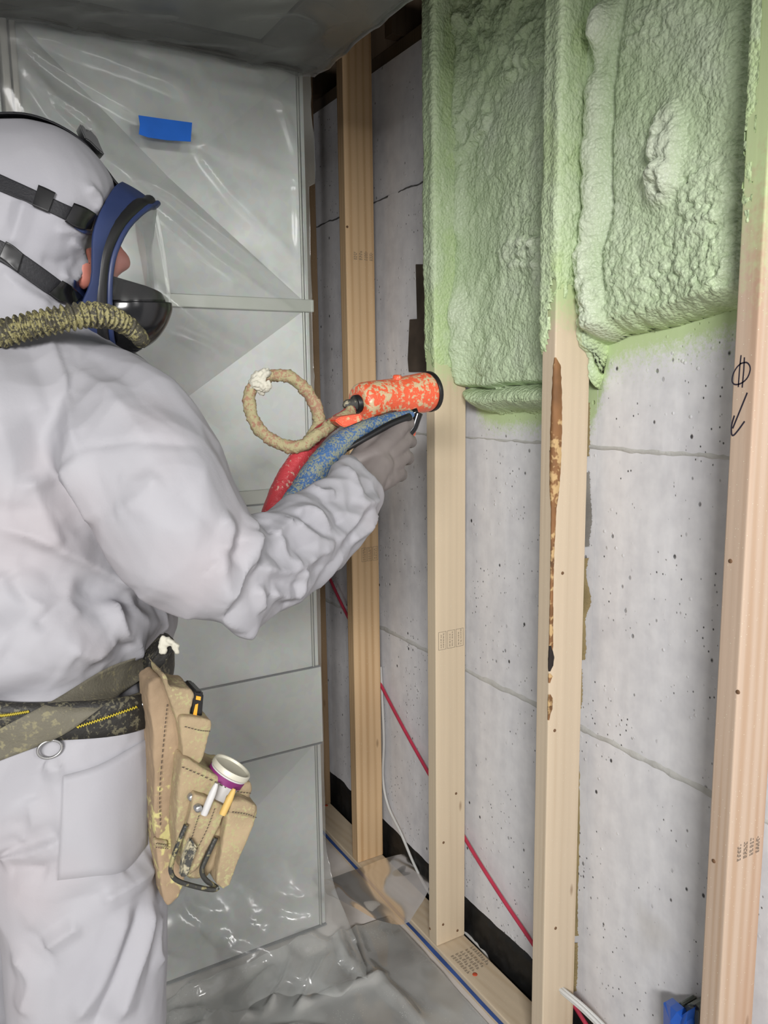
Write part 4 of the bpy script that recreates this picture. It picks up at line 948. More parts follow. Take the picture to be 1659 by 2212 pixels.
# ------------------------------------------------------------------ face and body under the suit
YH = at(40, 470, 1.05)[1]
def hp(px, py, b): return on(px, py, 1, YH-b)          # b = distance from the head's mid plane towards the camera
def ellip(c, r, n=16):
    c = np.array(c); V, Fc = [], []
    for i in range(n+1):
        a = math.pi*i/n
        for j in range(n): t = 2*math.pi*j/n; V.append(c+np.array(r)*np.array([math.sin(a)*math.cos(t), math.sin(a)*math.sin(t), math.cos(a)]))
    for i in range(n):
        for j in range(n): k = (j+1) % n; Fc.append((i*n+j, (i+1)*n+j, (i+1)*n+k, i*n+k))
    return np.array(V), Fc
hc = hp(70, 480, 0); F3 = lambda px, py: hp(px, py, 0)
HK = .32                                             # the head is turned a little away from the camera
def mir(p): q = np.array(p, dtype=float); b = YH-q[1]; q[1] = YH+b; q[0] -= 2*HK*b; return q
body_parts = [ellip(hc, (.092, .072, .108)), ellip(F3(170, 520)-np.array([.015, 0, 0]), (.062, .062, .088)), ellip(F3(175, 600), (.045, .045, .050)), capsule([F3(222, 500), F3(248, 540), F3(264, 566)], [.008, .011, .0125]), capsule([F3(250, 578), F3(262, 566)], [.011, .010]),
              capsule([F3(222, 605)+np.array([.006, -.018, 0]), F3(228, 605)+np.array([.008, 0, 0]), F3(222, 605)+np.array([.006, .018, 0])], [.005, .008, .005]), capsule([F3(222, 620)+np.array([.004, -.015, 0]), F3(228, 620)+np.array([.006, 0, 0]), F3(222, 620)+np.array([.004, .015, 0])], [.005, .008, .005]),
              capsule([hp(205, 478, .035), hp(226, 470, .0), mir(hp(205, 478, .035))], [.010, .012, .010]), capsule([hp(50, 560, 0), (hc[0]-.02, YH, 1.46), (hc[0]-.02, YH, 1.38)], [.055, .055, .06]),
              capsule([(.07, YH, 1.40), (.08, YH, 1.20), (.09, YH-.02, 1.0)], [.10, .10, .10]), capsule([(.10, .975, .90), (.11, .96, .5), (.09, .955, .12)], [.045, .04, .035]), capsule([(.07, 1.20, .90), (-.01, 1.225, .5), (-.06, 1.235, .12)], [.045, .04, .035]),
              capsule([(.08, YH, 1.03), (.10, .985, .93)], [.07, .045]), capsule([(.08, YH, 1.03), (.07, 1.18, .93)], [.07, .045]),
              capsule([(.07, YH, 1.38), at(250, 930, 1.0)], [.05, .04]), capsule([at(250, 930, 1.0), at(450, 1220, .97)], [.04, .035]), capsule([at(450, 1220, .97), at(500, 1240, .985)], [.035, .035]), capsule([at(500, 1240, .985), at(770, 1070, 1.21)], [.035, .022]), capsule([(.07, YH, 1.38), (.10, 1.26, 1.38)], [.05, .04]), capsule([(.12, 1.29, 1.38), LE], [.04, .035]), capsule([LE, LW], [.035, .025])]
ck = cast(177, 574); dv = (ck-CAM)/np.linalg.norm(ck-CAM)
body_parts += [capsule([ck+dv*.009+np.array([0, 0, .016]), ck+dv*.009, ck+dv*.009-np.array([0, 0, .018])], [.0125, .0135, .0125]), capsule([ck+dv*.022, hc], [.02, .05])]
Vb, Nb, Fb = fuse(body_parts, .0045, 3); Vb += Nb*(.0008*fbm(Vb*120, 3, 90))[:, None]
mesh('body', Vb, Fb, M['skin'], person)
for s in (1, -1):
    e = hp(214, 497, .030); e = e if s > 0 else mir(e)
    V, Fc = ellip(e, (.011, .011, .010), 12); mesh('eye', V, Fc, simple('eye_white', (.7, .68, .65), .2) if s > 0 else bpy.data.materials['eye_white'], person)

# ------------------------------------------------------------------ respirator
mask = empty('respirator', tuple(F3(230, 600)), 'dark blue full-face respirator with clear visor worn over the white hood', 'respirator')
def half_curve(L, n=30): return catmull(np.array([hp(*q) for q in L]), n)
def full(C): return np.vstack([C, np.array([mir(p) for p in C[::-1]])])
RIM = half_curve([(322, 436, .0), (313, 443, .030), (296, 447, .052), (256, 484, .074), (229, 535, .084), (218, 582, .087), (215, 640, .085), (217, 700, .077), (224, 745, .058), (242, 768, .030), (258, 776, .0)])
BACK = half_curve([(262, 398, .0), (254, 402, .028), (243, 412, .050), (218, 452, .082), (200, 500, .094), (197, 545, .098), (195, 605, .097), (176, 655, .092), (168, 705, .084), (186, 742, .066), (215, 762, .035), (230, 770, .0)])
def ribbon(name, A, B, m, parent, thick, nk=6, bulge=.0, closed=False):
    n = len(A); c = np.array([hc[0], YH, hc[2]]); V = []
    for i in range(n):
        for k in np.linspace(0, 1, nk):
            p = A[i]*(1-k)+B[i]*k; o = p-c; o /= np.linalg.norm(o); V.append(p+o*bulge*math.sin(math.pi*k))
    V = np.array(V); G_ = V.reshape(n, nk, 3)
    tu = np.gradient(G_, axis=0); tv = np.gradient(G_, axis=1); N = np.cross(tu, tv); N /= np.linalg.norm(N, axis=2)[..., None]+1e-9
    if np.mean(np.einsum('ijk,ijk->ij', N, G_-c)) < 0: N = -N
    W = (G_+N*thick).reshape(-1, 3); m0 = n*nk
    Fc = grid_faces(n, nk); Fc = Fc+[tuple(i+m0 for i in f[::-1]) for f in Fc]
    rg = [a*nk for a in range(n)]+[(n-1)*nk+b for b in range(1, nk)]+[a*nk+nk-1 for a in range(n-2, -1, -1)]+[b for b in range(nk-2, 0, -1)]
    Fc += [(rg[(k+1) % len(rg)], rg[k], m0+rg[k], m0+rg[(k+1) % len(rg)]) for k in range(len(rg))]
    bm = bmesh.new(); vs_ = [bm.verts.new(p) for p in np.vstack([V, W])]
    for f in Fc: bm.faces.new([vs_[i] for i in f])
    bmesh.ops.recalc_face_normals(bm, faces=bm.faces[:])
    o = bm_obj(name, bm, m, parent, smooth=False)
    md = o.modifiers.new('b', 'BEVEL'); md.width = .001; md.segments = 2; md.limit_method = 'ANGLE'; md.angle_limit = .7
    o.data.polygons.foreach_set('use_smooth', [True]*len(o.data.polygons)); return o
RF, BF = full(RIM), full(np.array([catmull(BACK, len(RIM))])[0])
ribbon('face_seal', BF, RF, M['blue_rubber'], mask, .004, 7, .002)
V, Fc = tube_geo(RF, .0095, 14, cap=False)
C_ = np.repeat(RF, 14, axis=0); V = C_+(V-C_)*np.array([1., 1., 1.]); mesh('visor_frame', V, Fc, M['black'], mask)
RIN = RF+np.array([.012, 0, -.001]); V, Fc = tube_geo(RIN, .0042, 10, cap=False); mesh('frame_lip', V, Fc, M['blue_rubber'], mask)
def shell(name, levels, m, parent, thick=.0022, ex=2.4, ns=25):
    rows = []
    for (rx_, ry_, rb, fx_, fy_) in levels:
        a = hp(rx_, ry_, rb); f = hp(fx_, fy_, 0)+np.array([HK*rb, 0, 0]); row = []
        for s in np.linspace(-1, 1, ns):
            g = (1-abs(s)**ex)**(1/ex); row.append(np.array([a[0]+(f[0]-a[0])*g-HK*rb*(1-s), YH-rb*s, a[2]+(f[2]-a[2])*g]))
        rows.append(row)
    Rr = np.array(rows); n = 5*(len(rows)-1)+1; G_ = np.stack([catmull(Rr[:, j], n) for j in range(ns)], 1); V = G_.reshape(-1, 3)
    o = mesh(name, V, [f[::-1] for f in grid_faces(n, ns)], m, parent)
    if thick: md = o.modifiers.new('s', 'SOLIDIFY'); md.thickness = thick; md.offset = -1
    return o
shell('visor', [(300, 447, .050, 317, 447), (266, 480, .070, 322, 482), (240, 522, .081, 329, 525), (228, 567, .085, 337, 570), (224, 612, .085, 344, 618), (222, 648, .083, 349, 655)], M['visor'], mask, 0)
shell('nose_cup', [(243, 596, .060, 337, 644), (240, 640, .066, 342, 660), (238, 690, .066, 340, 688), (240, 735, .055, 318, 730), (252, 765, .04, 275, 762)], M['black_gloss'], mask, .004)
shell('chin_housing', [(236, 650, .081, 350, 660), (232, 672, .080, 351, 678), (231, 700, .076, 338, 712), (233, 735, .062, 316, 742), (248, 765, .040, 272, 768)], M['black_gloss'], mask, .004)
# valve block and hose elbow
A = [F3(x, y) for x, y in [(262, 722), (305, 700), (330, 706), (322, 735), (290, 760), (258, 766)]]; poly_prism('valve_block', A, 1, YH-.045, YH+.03, M['black_gloss'], mask, bevel=.005)
kb = hp(303, 733, .055); V, Fc = capsule([kb+np.array([-.012, .03, .0]), kb+np.array([-.004, .004, -.002])], [.0125, .0125]); mesh('valve_knob', V, Fc, M['black'], mask)
# straps, lying on the hood
def strap(name, top, bot, m, parent, lift=.003, t=tree): return patch(name, [top, bot], m, parent, lift, 30, t, .002)
hs_ = strap('head_strap', [(-135, 318), (-80, 340), (-30, 362), (0, 376), (75, 410), (150, 445), (205, 466)], [(-140, 355), (-85, 378), (-34, 400), (0, 413), (70, 442), (140, 474), (190, 500)], M['strap'], mask)
strap('strap_slider', [(83, 399), (100, 406), (120, 416)], [(70, 444), (88, 452), (104, 459)], M['black'], hs_, .006)
strap('strap_buckle', [(160, 438), (185, 448), (208, 462)], [(140, 478), (165, 492), (198, 499)], M['black_gloss'], hs_, .009)
strap('seal_tab', [(178, 458), (200, 462), (222, 470)], [(160, 492), (185, 506), (212, 508)], M['blue_rubber'], mask, .005)
hs_ = strap('head_strap', [(-130, 462), (-75, 486), (-25, 508), (10, 523), (50, 548), (120, 598), (172, 640)], [(-135, 505), (-85, 528), (-34, 552), (0, 565), (42, 592), (110, 640), (158, 655)], M['strap'], mask, .004)
strap('strap_slider', [(13, 521), (30, 531), (50, 548)], [(-2, 556), (15, 568), (38, 588)], M['black'], hs_, .007)
strap('strap_buckle', [(135, 606), (155, 618), (178, 640)], [(104, 634), (125, 650), (160, 658)], M['black_gloss'], hs_, .009)
strap('seal_tab', [(160, 604), (178, 615), (198, 625)], [(158, 650), (172, 660), (190, 668)], M['blue_rubber'], mask, .005)
top = [F3(x, y)+np.array([0, 0, -.002]) for x, y in [(-60, 256), (0, 248), (60, 251), (120, 272), (175, 308), (220, 362), (248, 398), (275, 420), (300, 440)]]
P = catmull(top, 40); V = []
for i in range(40):
    tg = P[min(i+1, 39)]-P[max(i-1, 0)]; up_ = np.cross(tg, [0, 1, 0]); up_ /= np.linalg.norm(up_); up_ *= -1 if up_[2] < 0 else 1
    for dy, dh in ((-.011, 0), (-.011, .0025), (.011, .0025), (.011, 0)): V.append(P[i]+np.array([0, dy, 0])+up_*dh)
mesh('crown_strap', V, grid_faces(40, 4), M['strap'], mask)
A = [F3(x, y) for x, y in [(167, 275), (173, 274), (184, 287), (190, 285), (206, 303), (212, 318), (222, 340), (210, 332), (190, 312), (180, 306)]]; poly_prism('strap_clip', A, 1, YH-.014, YH+.014, M['black'], mask, bevel=.0015)
# corrugated breathing hose
hz = [(-215, 900, 1.16), (-215, 800, 1.07), (-160, 752, .99), (-60, 733, .925), (0, 722, .905), (60, 705, .905), (130, 690, .91), (190, 680, .925), (240, 686, .95), (275, 704, .975), (300, 727, .99), (306, 736, 1.0)]
P = catmull([at(*q) for q in hz], 600); Ln = np.concatenate([[0], np.cumsum(np.linalg.norm(np.diff(P, axis=0), axis=1))])
rr = np.interp(Ln/Ln[-1], [0, .82, .95, 1], [.0142, .0140, .0120, .0100])+.0022*np.sin(Ln/.0072*2*np.pi)*np.interp(Ln/Ln[-1], [0, .86, .94, 1], [1, 1, .3, 0])
V, Fc = tube_geo(P, rr, 20); c_ = np.repeat(P, 20, axis=0); V = V+(V-c_)/np.linalg.norm(V-c_, axis=1)[:, None]*(.0014*fbm(V*150, 3, 93))[:, None]
mesh('breathing_hose', V, Fc, M['hose_olive'], mask)

# ------------------------------------------------------------------ gloved hands
D_ = 1.335
Wr = at(792, 1040, 1.255); kn = [at(868, 920, 1.325), at(876, 950, 1.335), at(872, 985, 1.335), at(858, 1022, 1.325)]
hand = [capsule([at(775, 1060, 1.23), Wr, at(815, 1005, 1.28)], [.030, .028, .027])]
for i, k in enumerate(kn):
    b = at(808+4*i, 985+18*i, 1.275); hand.append(capsule([b, (b+k)/2, k], [.019, .0175, .014]))
    hand.append(capsule([at(760+6*i, 1000+20*i, 1.262), b], [.014, .019]))
far = (at(840, 960, 1.41)-at(840, 960, 1.335))
for i, (k, px, py) in enumerate(zip(kn, (893, 888, 882, 866), (908, 955, 992, 1028))):
    pip = at(px, py, 1.362); dip = at(px-20, py+4, 1.402); tip = at(px-45, py+6, 1.400)
    hand.append(capsule([k, (k+pip)/2+np.array([.003, 0, 0]), pip], [.0135, .0115, .0105], 10)); hand.append(capsule([pip, dip, tip], [.0105, .0098, .0085], 10))
hand.append(capsule([at(775, 1000, 1.27), at(800, 955, 1.30), at(835, 925, 1.345), at(858, 908, 1.375)], [.020, .017, .012, .0095], 10))
hand.append(capsule([at(800, 960, 1.295), at(850, 930, 1.325)], [.018, .014]))
Vh, Nh, Fh = fuse(hand, .0028, 3); Vh += Nh*(.0007*fbm(Vh*60, 3, 95))[:, None]
mesh('glove', Vh, Fh, M['glove'], person)
lw = np.array(LW); hl = [capsule([lw-np.array([.02, -.01, .01]), lw+np.array([.03, -.01, .008])], [.034, .032])]
for i in range(4):
    b = lw+np.array([.055, -.022+.018*i*.6, .030-.020*i]); hl += [capsule([lw+np.array([.02, -.008, .012-.01*i]), b], [.018, .0125]), capsule([b, b+np.array([.03, .006, -.006]), b+np.array([.028, .035, -.012])], [.0115, .0105, .009], 10)]
hl.append(capsule([lw+np.array([.01, -.02, .02]), lw+np.array([.045, -.035, .035]), lw+np.array([.075, -.02, .035])], [.016, .013, .010], 10))
V, N_, Fc = fuse(hl, .003, 3); mesh('glove', V, Fc, M['dark_glove'], person)

# ------------------------------------------------------------------ spray gun and its hoses
gun = empty('spray_gun', tuple(at(800, 960, 1.36)), 'orange spray foam gun speckled with dried foam, held in the grey glove', 'spray gun')
G0, G1 = at(772, 873, 1.365), at(926, 846, 1.455); gd = G1-G0; gl = np.linalg.norm(gd); gd /= gl
def lathe(name, o, d, prof, m, parent, ns=36, lump=0, seed=0):
    d = np.array(d)/np.linalg.norm(d); a = np.cross(d, [0, 0, 1.]); a /= np.linalg.norm(a); b = np.cross(a, d); V = []
    for h, r in prof:
        for t in np.linspace(0, 2*np.pi, ns, endpoint=False): V.append(o+d*h+r*(math.cos(t)*a+math.sin(t)*b))
    V = np.array(V); n = len(prof); Fc = [(i*ns+j, i*ns+(j+1) % ns, (i+1)*ns+(j+1) % ns, (i+1)*ns+j) for i in range(n-1) for j in range(ns)]
    Fc += [tuple(range(ns))[::-1], tuple((n-1)*ns+j for j in range(ns))]
    bm = bmesh.new(); vs_ = [bm.verts.new(p) for p in V]
    for f in Fc: bm.faces.new([vs_[i] for i in f])
    bmesh.ops.recalc_face_normals(bm, faces=bm.faces[:]); ob = bm_obj(name, bm, m, parent, smooth=True)
    md = ob.modifiers.new('e', 'EDGE_SPLIT'); md.split_angle = .9; return ob
R0 = .0345
hs = np.linspace(0, gl, 40); pr = [(-.001, .012), (0, R0*.72), (.002, R0*.86), (.006, R0*.96)]+[(h, R0*(1+.02*math.sin(h*60))) for h in np.linspace(.012, gl-.03, 26)]+[(gl-.024, R0*1.03), (gl-.01, R0*1.05), (gl-.003, R0*1.0), (gl, R0*.9), (gl+.001, R0*.6)]
gb_ = lathe('barrel', G0, gd, pr, M['orange'], gun)
me = gb_.data; V = np.empty(len(me.vertices)*3); me.vertices.foreach_get('co', V); V = V.reshape(-1, 3)
sub = gb_.modifiers.new('sub', 'SUBSURF'); sub.levels = sub.render_levels = 1; gb_.modifiers.move(1, 0)
lathe('front_ring', G0+gd*(gl-.004), gd, [(0, R0*1.04), (.002, R0*1.07), (.008, R0*1.06), (.010, R0*.95), (.010, R0*.5)], M['black'], gun)
rc = at(768, 873, 1.358)
lathe('rear_socket', rc, -gd, [(-.010, .0155), (.001, .0155), (.0025, .0140), (.0025, .0120), (.001, .011), (.001, .004)], M['black'], gun, 24)
V, Fc = capsule([rc, rc-gd*.016+np.array([0, 0, .001])], [.0115, .009]); V = V+(.0015*fbm(V*170, 3, 97))[:, None]; mesh('knob', V, Fc, M['grey_foam_knob'], gun)
lathe('top_boss', at(858, 815, 1.40), (0, -.1, 1), [(-.006, .008), (.002, .008), (.004, .006), (.0045, .002)], M['orange_clean'], gun, 18)
A = [at(x, y, 1.275) for x, y in [(708, 908), (722, 900), (780, 894), (784, 898), (784, 909), (740, 922), (730, 921)]]; y0 = np.mean([p[1] for p in A])
poly_prism('rear_lever', A, 1, y0-.010, y0+.014, M['orange_clean'], gun, bevel=.002)
A = [at(x, y, 1.36) for x, y in [(800, 900), (862, 885), (868, 930), (858, 1010), (835, 1060), (808, 1052), (818, 985)]]; y0 = np.mean([p[1] for p in A])
poly_prism('grip', A, 1, y0-.006, y0+.022, M['black'], gun, bevel=.005)
mesh('trigger', *tube_geo(catmull([at(*q) for q in [(903, 892, 1.345), (898, 908, 1.345), (892, 925, 1.345), (880, 938, 1.345), (862, 943, 1.34)]], 24), np.linspace(.0085, .0060, 24), 12), M['black_gloss'], gun)
mesh('dark_gap_line', *tube_geo(catmull([at(*q) for q in [(746, 972, 1.262), (790, 946, 1.275), (840, 918, 1.30), (885, 900, 1.325)]], 20), np.linspace(.004, .0065, 20), 10), M['black'], gun)  # black line added for the shadow and dark glove between gun and hand
mesh('trigger_guard', *tube_geo(catmull([at(*q) for q in [(845, 905, 1.34), (875, 899, 1.345), (903, 890, 1.345)]], 16), .0075, 12), M['black_gloss'], gun)
A = [at(x, y, 1.37) for x, y in [(897, 912), (902, 918), (893, 956), (882, 948)]]; y0 = np.mean([p[1] for p in A]); poly_prism('trigger_lock', A, 1, y0-.003, y0+.003, M['orange_clean'], gun, bevel=.001)
A = [at(x, y, 1.335) for x, y in [(768, 912), (800, 906), (803, 912), (770, 920)]]; y0 = np.mean([p[1] for p in A]); poly_prism('coupling', A, 1, y0-.004, y0+.010, M['hose_blue'], gun, bevel=.002)
tag(tube('red_hose', [at(*q) for q in [(520, 1330, 1.20), (560, 1190, 1.22), (590, 1105, 1.245), (612, 1048, 1.265), (648, 988, 1.29), (690, 938, 1.315), (740, 900, 1.335), (762, 884, 1.350)]], [.0170, .0170, .0168, .0166, .0155, .0125, .009, .0075], M['hose_red'], ns=18, n=90, lump=.0008), 'thick red hose rising behind the white sleeve to the spray gun', 'hose')
tag(tube('blue_hose', [at(*q) for q in [(560, 1300, 1.20), (622, 1120, 1.20), (655, 1062, 1.225), (692, 1005, 1.245), (742, 952, 1.27), (800, 920, 1.30), (850, 903, 1.325), (892, 895, 1.345)]], [.0205, .0205, .0205, .0200, .0165, .0115, .0085, .0070], M['hose_blue'], ns=18, n=90, lump=.0012), 'thick blue hose dusted with foam running along the glove to the gun', 'hose')
lp = empty('looped_hose', tuple(at(640, 985, 1.31)), 'thin hose caked in tan foam curling in a loop behind the gun', 'hose')
LP = [(655, 990, 1.33), (672, 945, 1.335), (690, 908, 1.335), (672, 858, 1.33), (632, 818, 1.32), (586, 812, 1.31), (552, 828, 1.30), (538, 866, 1.29), (556, 922, 1.28), (602, 958, 1.275), (650, 964, 1.275), (692, 935, 1.285), (728, 908, 1.31), (760, 886, 1.345)]
tube('tube', [at(*q) for q in LP], [.0080]*2+[.0090]*8+[.0088, .0085, .0075, .0065], M['hose_tan'], lp, ns=18, n=240, lump=.0028)
cl = [ellip(at(558, 822, 1.295), (.014, .013, .012)), ellip(at(572, 806, 1.295), (.009, .008, .008)), ellip(at(566, 838, 1.293), (.010, .010, .010)), ellip(at(552, 830, 1.29), (.012, .011, .010)), ellip(at(578, 832, 1.29), (.006, .006, .007))]
V, N_, Fc = fuse(cl, .0018, 1); V = V+N_*(.007*fbm(V*150, 4, 99))[:, None]; mesh('foam_clump', V, Fc, M['foam_clump'], lp)

# ------------------------------------------------------------------ tool belt
belt = empty('tool_belt', tuple(at(150, 1600, 1.0)), 'black padded tool belt with a grey-olive strap round the white coverall', 'tool belt')
p1, p2, p3 = cast(20, 1548, tree), cast(170, 1545, tree), cast(312, 1490, tree); ax_c = np.array([.06, 1.09, 0])
# height as a plane through the three seen points
Mx = np.array([[p[0], p[1], 1] for p in (p1, p2, p3)]); pl = np.linalg.solve(Mx, np.array([p[2] for p in (p1, p2, p3)])); pl[1] = np.clip(pl[1], -.15, .15); pl[2] = p2[2]-pl[0]*p2[0]-pl[1]*p2[1]
nA = 120; rowsB = []
for i in range(nA):
    th = 2*math.pi*i/nA; dr = np.array([math.cos(th), math.sin(th), 0]); row = []
    for dh in np.linspace(-.022, .022, 7):
        c = ax_c+dr*.45; c[2] = pl[0]*(ax_c[0]+dr[0]*.15)+pl[1]*(ax_c[1]+dr[1]*.15)+pl[2]+dh
        h = tree.ray_cast(Vector(c), Vector(-dr), .6); row.append((np.linalg.norm(np.array(h[0])-c) if h[0] else .28))
    rowsB.append(.45-min(row))
rB = np.array(rowsB)
for _ in range(4): rB = np.maximum(rB, (np.roll(rB, 1)+rB+np.roll(rB, -1))/3)
rB = (np.roll(rB, 2)+np.roll(rB, 1)+rB+np.roll(rB, -1)+np.roll(rB, -2))/5+.001; V = []
for i in range(nA):
    th = 2*math.pi*i/nA; dr = np.array([math.cos(th), math.sin(th), 0]); zc = pl[0]*(ax_c[0]+dr[0]*.15)+pl[1]*(ax_c[1]+dr[1]*.15)+pl[2]
    for q, dh in ((-.004, -.021), (.005, -.0215), (.007, -.012), (.0075, 0), (.007, .012), (.005, .0215), (-.004, .021)): V.append(ax_c*np.array([1, 1, 0])+dr*(rB[i]+q)+np.array([0, 0, zc+dh]))
Fbelt = grid_faces(nA, 7, True); Vbelt = np.array(V); mesh('belt_band', Vbelt, Fbelt, M['belt'], belt)
V2, F2 = join_geo([(Vs, Fcov), (Vbelt, Fbelt)]); tree2 = bvh(V2, F2)
patch('webbing_strap', [[(-160, 1668), (-60, 1612), (0, 1574), (120, 1510), (230, 1443), (316, 1414)], [(-165, 1722), (-60, 1672), (0, 1643), (130, 1592), (230, 1520), (322, 1456)]], M['belt_strap'], belt, .006, 34, tree2, .002)
for L in ([(-20, 1548), (20, 1544), (62, 1537)], [(166, 1571), (230, 1550), (296, 1527)]):
    Z = catmull(np.array(L, dtype=float), 46); P = []
    for i, q in enumerate(Z):
        p = cast(q[0], q[1]+(2.2 if i % 2 else -2.2), tree2, .002)
        if p is not None: P.append(p)
    mesh('stitching', *tube_geo(np.array(P), .0011, 6), M['yellow_thread'], belt)
bt = cast(318, 1512, tree2, .004); bt = bt if bt is not None else at(318, 1512, .95)
lathe('snap_button', bt, CAM-bt, [(-.004, .009), (.001, .009), (.003, .0075), (.003, .006), (.004, .0055), (.0045, .002)], M['steel'], belt, 20)
th = np.linspace(0, 2*np.pi, 30); rc = cast(106, 1606, tree2, .008); P = np.array([rc+np.array([.0125*math.cos(t), -.002, .010*math.sin(t)-.006]) for t in th]); mesh('ring', *tube_geo(P, .0016, 8, cap=False), M['steel'], belt)
A = [at(x, y, .985) for x, y in [(314, 1446), (320, 1418), (345, 1394), (364, 1378), (384, 1386), (382, 1402), (352, 1440), (322, 1458)]]; y0 = np.mean([p[1] for p in A]); poly_prism('strap_end', A, 1, y0-.004, y0+.030, M['belt'], belt, bevel=.003)
cl = [ellip(at(360+random.uniform(-14, 22), 1392+random.uniform(-12, 20), .975), (.004, .004, .004), 8) for _ in range(14)]; V, N_, Fc = fuse(cl, .0016, 1); V = V+N_*(.002*fbm(V*200, 3, 101))[:, None]; mesh('foam_crumbs', V, Fc, M['foam_clump'], belt)

# ------------------------------------------------------------------ leather tool pouch and what it carries
pouch = empty('tool_pouch', tuple(at(420, 1950, .97)), 'tan suede leather tool pouch with several pockets hanging from the belt', 'tool pouch')
YP = at(430, 1700, .955)[1]
def soft(name, pix, y0, y1, m, parent, bev=.006, sm=5, lump=.002, seed=0, vox=.0026, lean=0):
    A = [on(x, y, 1, YP+y0) for x, y in pix]; bm = bmesh.new(); vs_ = []
    for p in A: vs_.append(bm.verts.new((p[0], YP+y0, p[2])))
    f = bm.faces.new(vs_); r = bmesh.ops.extrude_face_region(bm, geom=[f])
    for g in r['geom']:
        if isinstance(g, bmesh.types.BMVert): g.co.y = YP+y1
    bmesh.ops.recalc_face_normals(bm, faces=bm.faces[:]); V = [tuple(v.co) for v in bm.verts]; bm.verts.index_update(); Fc = [tuple(v.index for v in f.verts) for f in bm.faces]; bm.free()
    V, N_, Fc = fuse([(np.array(V), Fc)], vox, sm); V = V+N_*(lump*fbm(V*28, 3, seed)+lump*.4*fbm(V*120, 3, seed+1))[:, None]
    return mesh(name, V, Fc, m, parent)
pk_back = soft('back_panel', [(322, 1478), (345, 1462), (368, 1490), (392, 1545), (412, 1640), (418, 1760), (410, 1850), (398, 1905), (388, 1938), (364, 1960), (352, 1945), (340, 1850), (333, 1760), (334, 1680), (331, 1590), (322, 1535)], -.004, .045, M['leather2'], pouch, seed=111)
soft('upper_pocket', [(345, 1448), (362, 1462), (366, 1482), (416, 1490), (421, 1502), (412, 1548), (412, 1600), (396, 1600), (372, 1530)], -.014, .040, M['leather'], pouch, seed=113)
pk_mid = soft('middle_pocket', [(388, 1548), (412, 1550), (457, 1556), (460, 1566), (448, 1605), (438, 1648), (420, 1660), (396, 1640)], -.022, .045, M['leather'], pouch, seed=115)
pk_main = soft('main_pocket', [(394, 1640), (410, 1640), (440, 1660), (500, 1690), (544, 1692), (547, 1704), (536, 1740), (505, 1800), (470, 1870), (445, 1898), (410, 1900), (385, 1870), (380, 1800), (386, 1710)], -.034, .055, M['leather'], pouch, seed=117)
pk_front = soft('front_pocket', [(420, 1716), (450, 1724), (488, 1742), (492, 1750), (462, 1815), (432, 1872), (412, 1892), (394, 1888), (396, 1820), (410, 1765)], -.046, -.030, M['leather'], pouch, sm=3, seed=119)
pk_side = soft('side_pocket', [(496, 1730), (520, 1734), (556, 1740), (558, 1752), (548, 1785), (520, 1855), (498, 1912), (482, 1922), (466, 1912), (468, 1890), (480, 1830)], -.050, .030, M['leather'], pouch, seed=121)
soft('pocket_rim', [(500, 1732), (530, 1730), (556, 1742), (552, 1770), (520, 1762), (496, 1758)], -.054, .034, M['leather'], pouch, sm=3, seed=123)
soft('strap_loop', [(335, 1815), (364, 1818), (364, 1834), (334, 1830)], -.010, .0, M['leather'], pouch, sm=2, seed=125)
def dashes(pix, yv, n, par=None):
    Z = catmull(np.array(pix, dtype=float), n*2); L = [[Z[2*i], Z[2*i+1]] for i in range(n)]; strokes('stitching', [[on(*p, 1, YP+yv) for p in l] for l in L], 1, YP+yv, -.0025, .0011, M['stitch'], par or pouch, world=True)
dashes([(360, 1520), (352, 1600), (344, 1700), (345, 1780)], -.005, 26, pk_back); dashes([(392, 1655), (440, 1676), (500, 1705), (540, 1712)], -.035, 18, pk_main); dashes([(398, 1568), (430, 1576), (452, 1578)], -.023, 10, pk_mid); dashes([(500, 1752), (528, 1756), (552, 1764)], -.055, 10, pk_side)
dashes([(428, 1760), (415, 1800), (402, 1850)], -.047, 14, pk_front); dashes([(462, 1745), (445, 1790), (420, 1840)], -.047, 14, pk_front); dashes([(336, 1820), (362, 1824)], -.011, 6); dashes([(336, 1828), (362, 1831)], -.011, 6)
for x, y in ((414, 1722), (428, 1746)): lathe('rivet', on(x, y, 1, YP-.037 if y < 1730 else YP-.049), (0, -1, 0), [(-.006, .0045), (.002, .0045), (.0035, .003), (.004, .001)], M['steel'], pouch, 14)
mesh('wire_hook', *tube_geo(catmull([on(x, y, 1, YP-.052) for x, y in [(402, 1782), (388, 1815), (372, 1860), (370, 1885), (385, 1903), (430, 1917), (462, 1922), (472, 1916)]], 50), .0028, 10), M['wire'], pouch)
mesh('wire_hook', *tube_geo(catmull([on(x, y, 1, YP-.046) for x, y in [(466, 1810), (445, 1855), (436, 1880), (444, 1900), (468, 1918)]], 40), .0030, 10), M['wire'], pouch)
tool = tag(poly_prism('pry_tool', [on(x, y, 1, YP-.05) for x, y in [(410, 1806), (424, 1828), (416, 1850), (402, 1890), (386, 1890), (392, 1850)]], 1, YP-.056, YP-.047, M['grey_foam_knob'], bevel=.002), 'flat black tool blade tucked against the front of the pouch', 'tool')
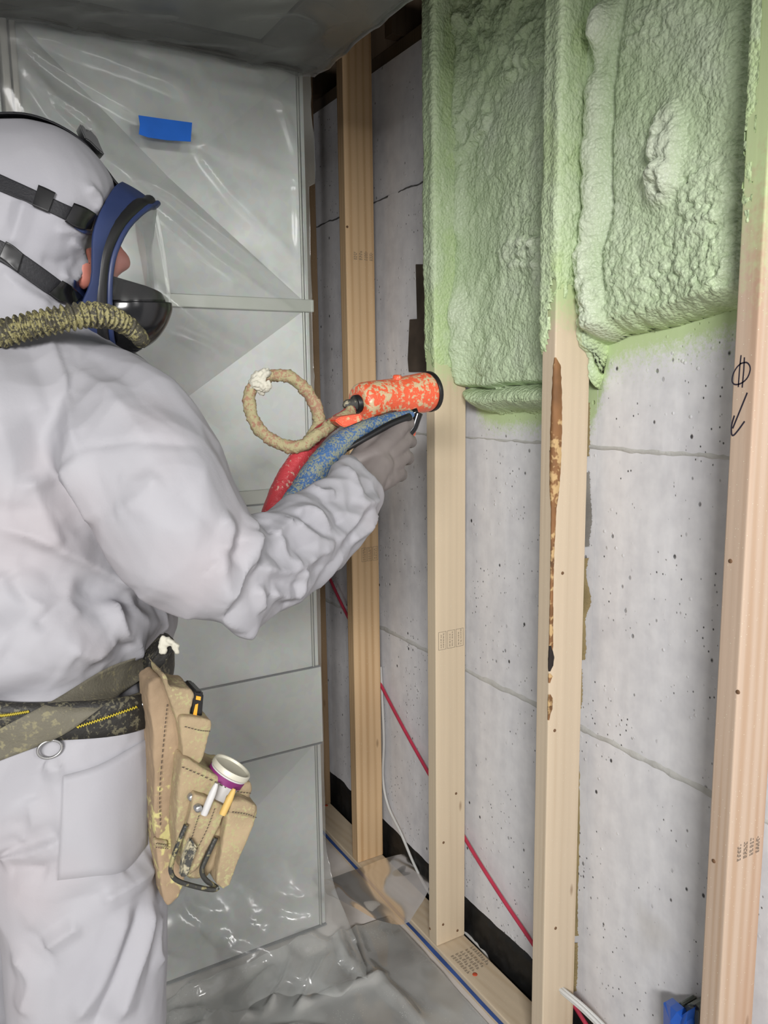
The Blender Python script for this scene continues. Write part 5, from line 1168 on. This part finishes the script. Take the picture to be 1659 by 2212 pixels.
can = empty('spray_can', tuple(at(500, 1690, .96)), 'white can with a magenta band standing in the main pouch pocket', 'can')
cdir = np.array([0, 0, .80])+RT*.50+FW*.16; cc = on(503, 1654, 1, YP-.018)
cd_ = cdir/np.linalg.norm(cdir)
lathe('can_body', cc-cd_*.075, cd_, [(0, .0225), (.060, .0225), (.062, .0232), (.067, .0232), (.0675, .0225)], M['pen'], can, 32)
lathe('label_band', cc-cd_*.0175, cd_, [(0, .0222), (.0002, .0238), (.008, .0238), (.0082, .0222)], M['magenta'], can, 32)
lathe('lid', cc-cd_*.0075, cd_, [(0, .0232), (.001, .0245), (.006, .0245), (.0075, .0235), (.0072, .0220), (.0045, .0210), (.004, .004)], M['can_lid'], can, 32)
def stick(name, a, b, r, m, label, cat, tipm=None):
    d = b-a; L = np.linalg.norm(d); return tag(lathe(name, a, d, [(0, r*.9), (.002, r), (L-.012, r), (L-.004, r*.75), (L, r*.45)], m, None, 12), label, cat)
stick('marker_pen', on(440, 1760, 1, YP-.050), on(468, 1692, 1, YP-.050), .0042, M['pen'], 'pale grey marker pen poking out of the pouch', 'pen')
stick('pencil', on(480, 1760, 1, YP-.054), on(506, 1704, 1, YP-.052), .0042, M['pencil'], 'yellow carpenter pencil standing beside the marker pen', 'pencil')
tm = empty('tape_measure', tuple(on(425, 1560, 1, YP)), 'black and orange tape measure poking out of the upper pouch pocket', 'tape measure')
poly_prism('case', [on(x, y, 1, YP-.012) for x, y in [(414, 1500), (422, 1492), (438, 1494), (441, 1500), (436, 1560), (410, 1556)]], 1, YP-.012, YP+.030, M['black_gloss'], tm, bevel=.003)
poly_prism('label_patch', [on(x, y, 1, YP-.0125) for x, y in [(424, 1503), (434, 1505), (433, 1513), (423, 1511)]], 1, YP-.0128, YP-.011, M['yellow_tool'], tm, bevel=0)
poly_prism('label_patch', [on(x, y, 1, YP-.0125) for x, y in [(422, 1522), (428, 1520), (424, 1552), (415, 1552)]], 1, YP-.0128, YP-.011, M['yellow_tool'], tm, bevel=0)
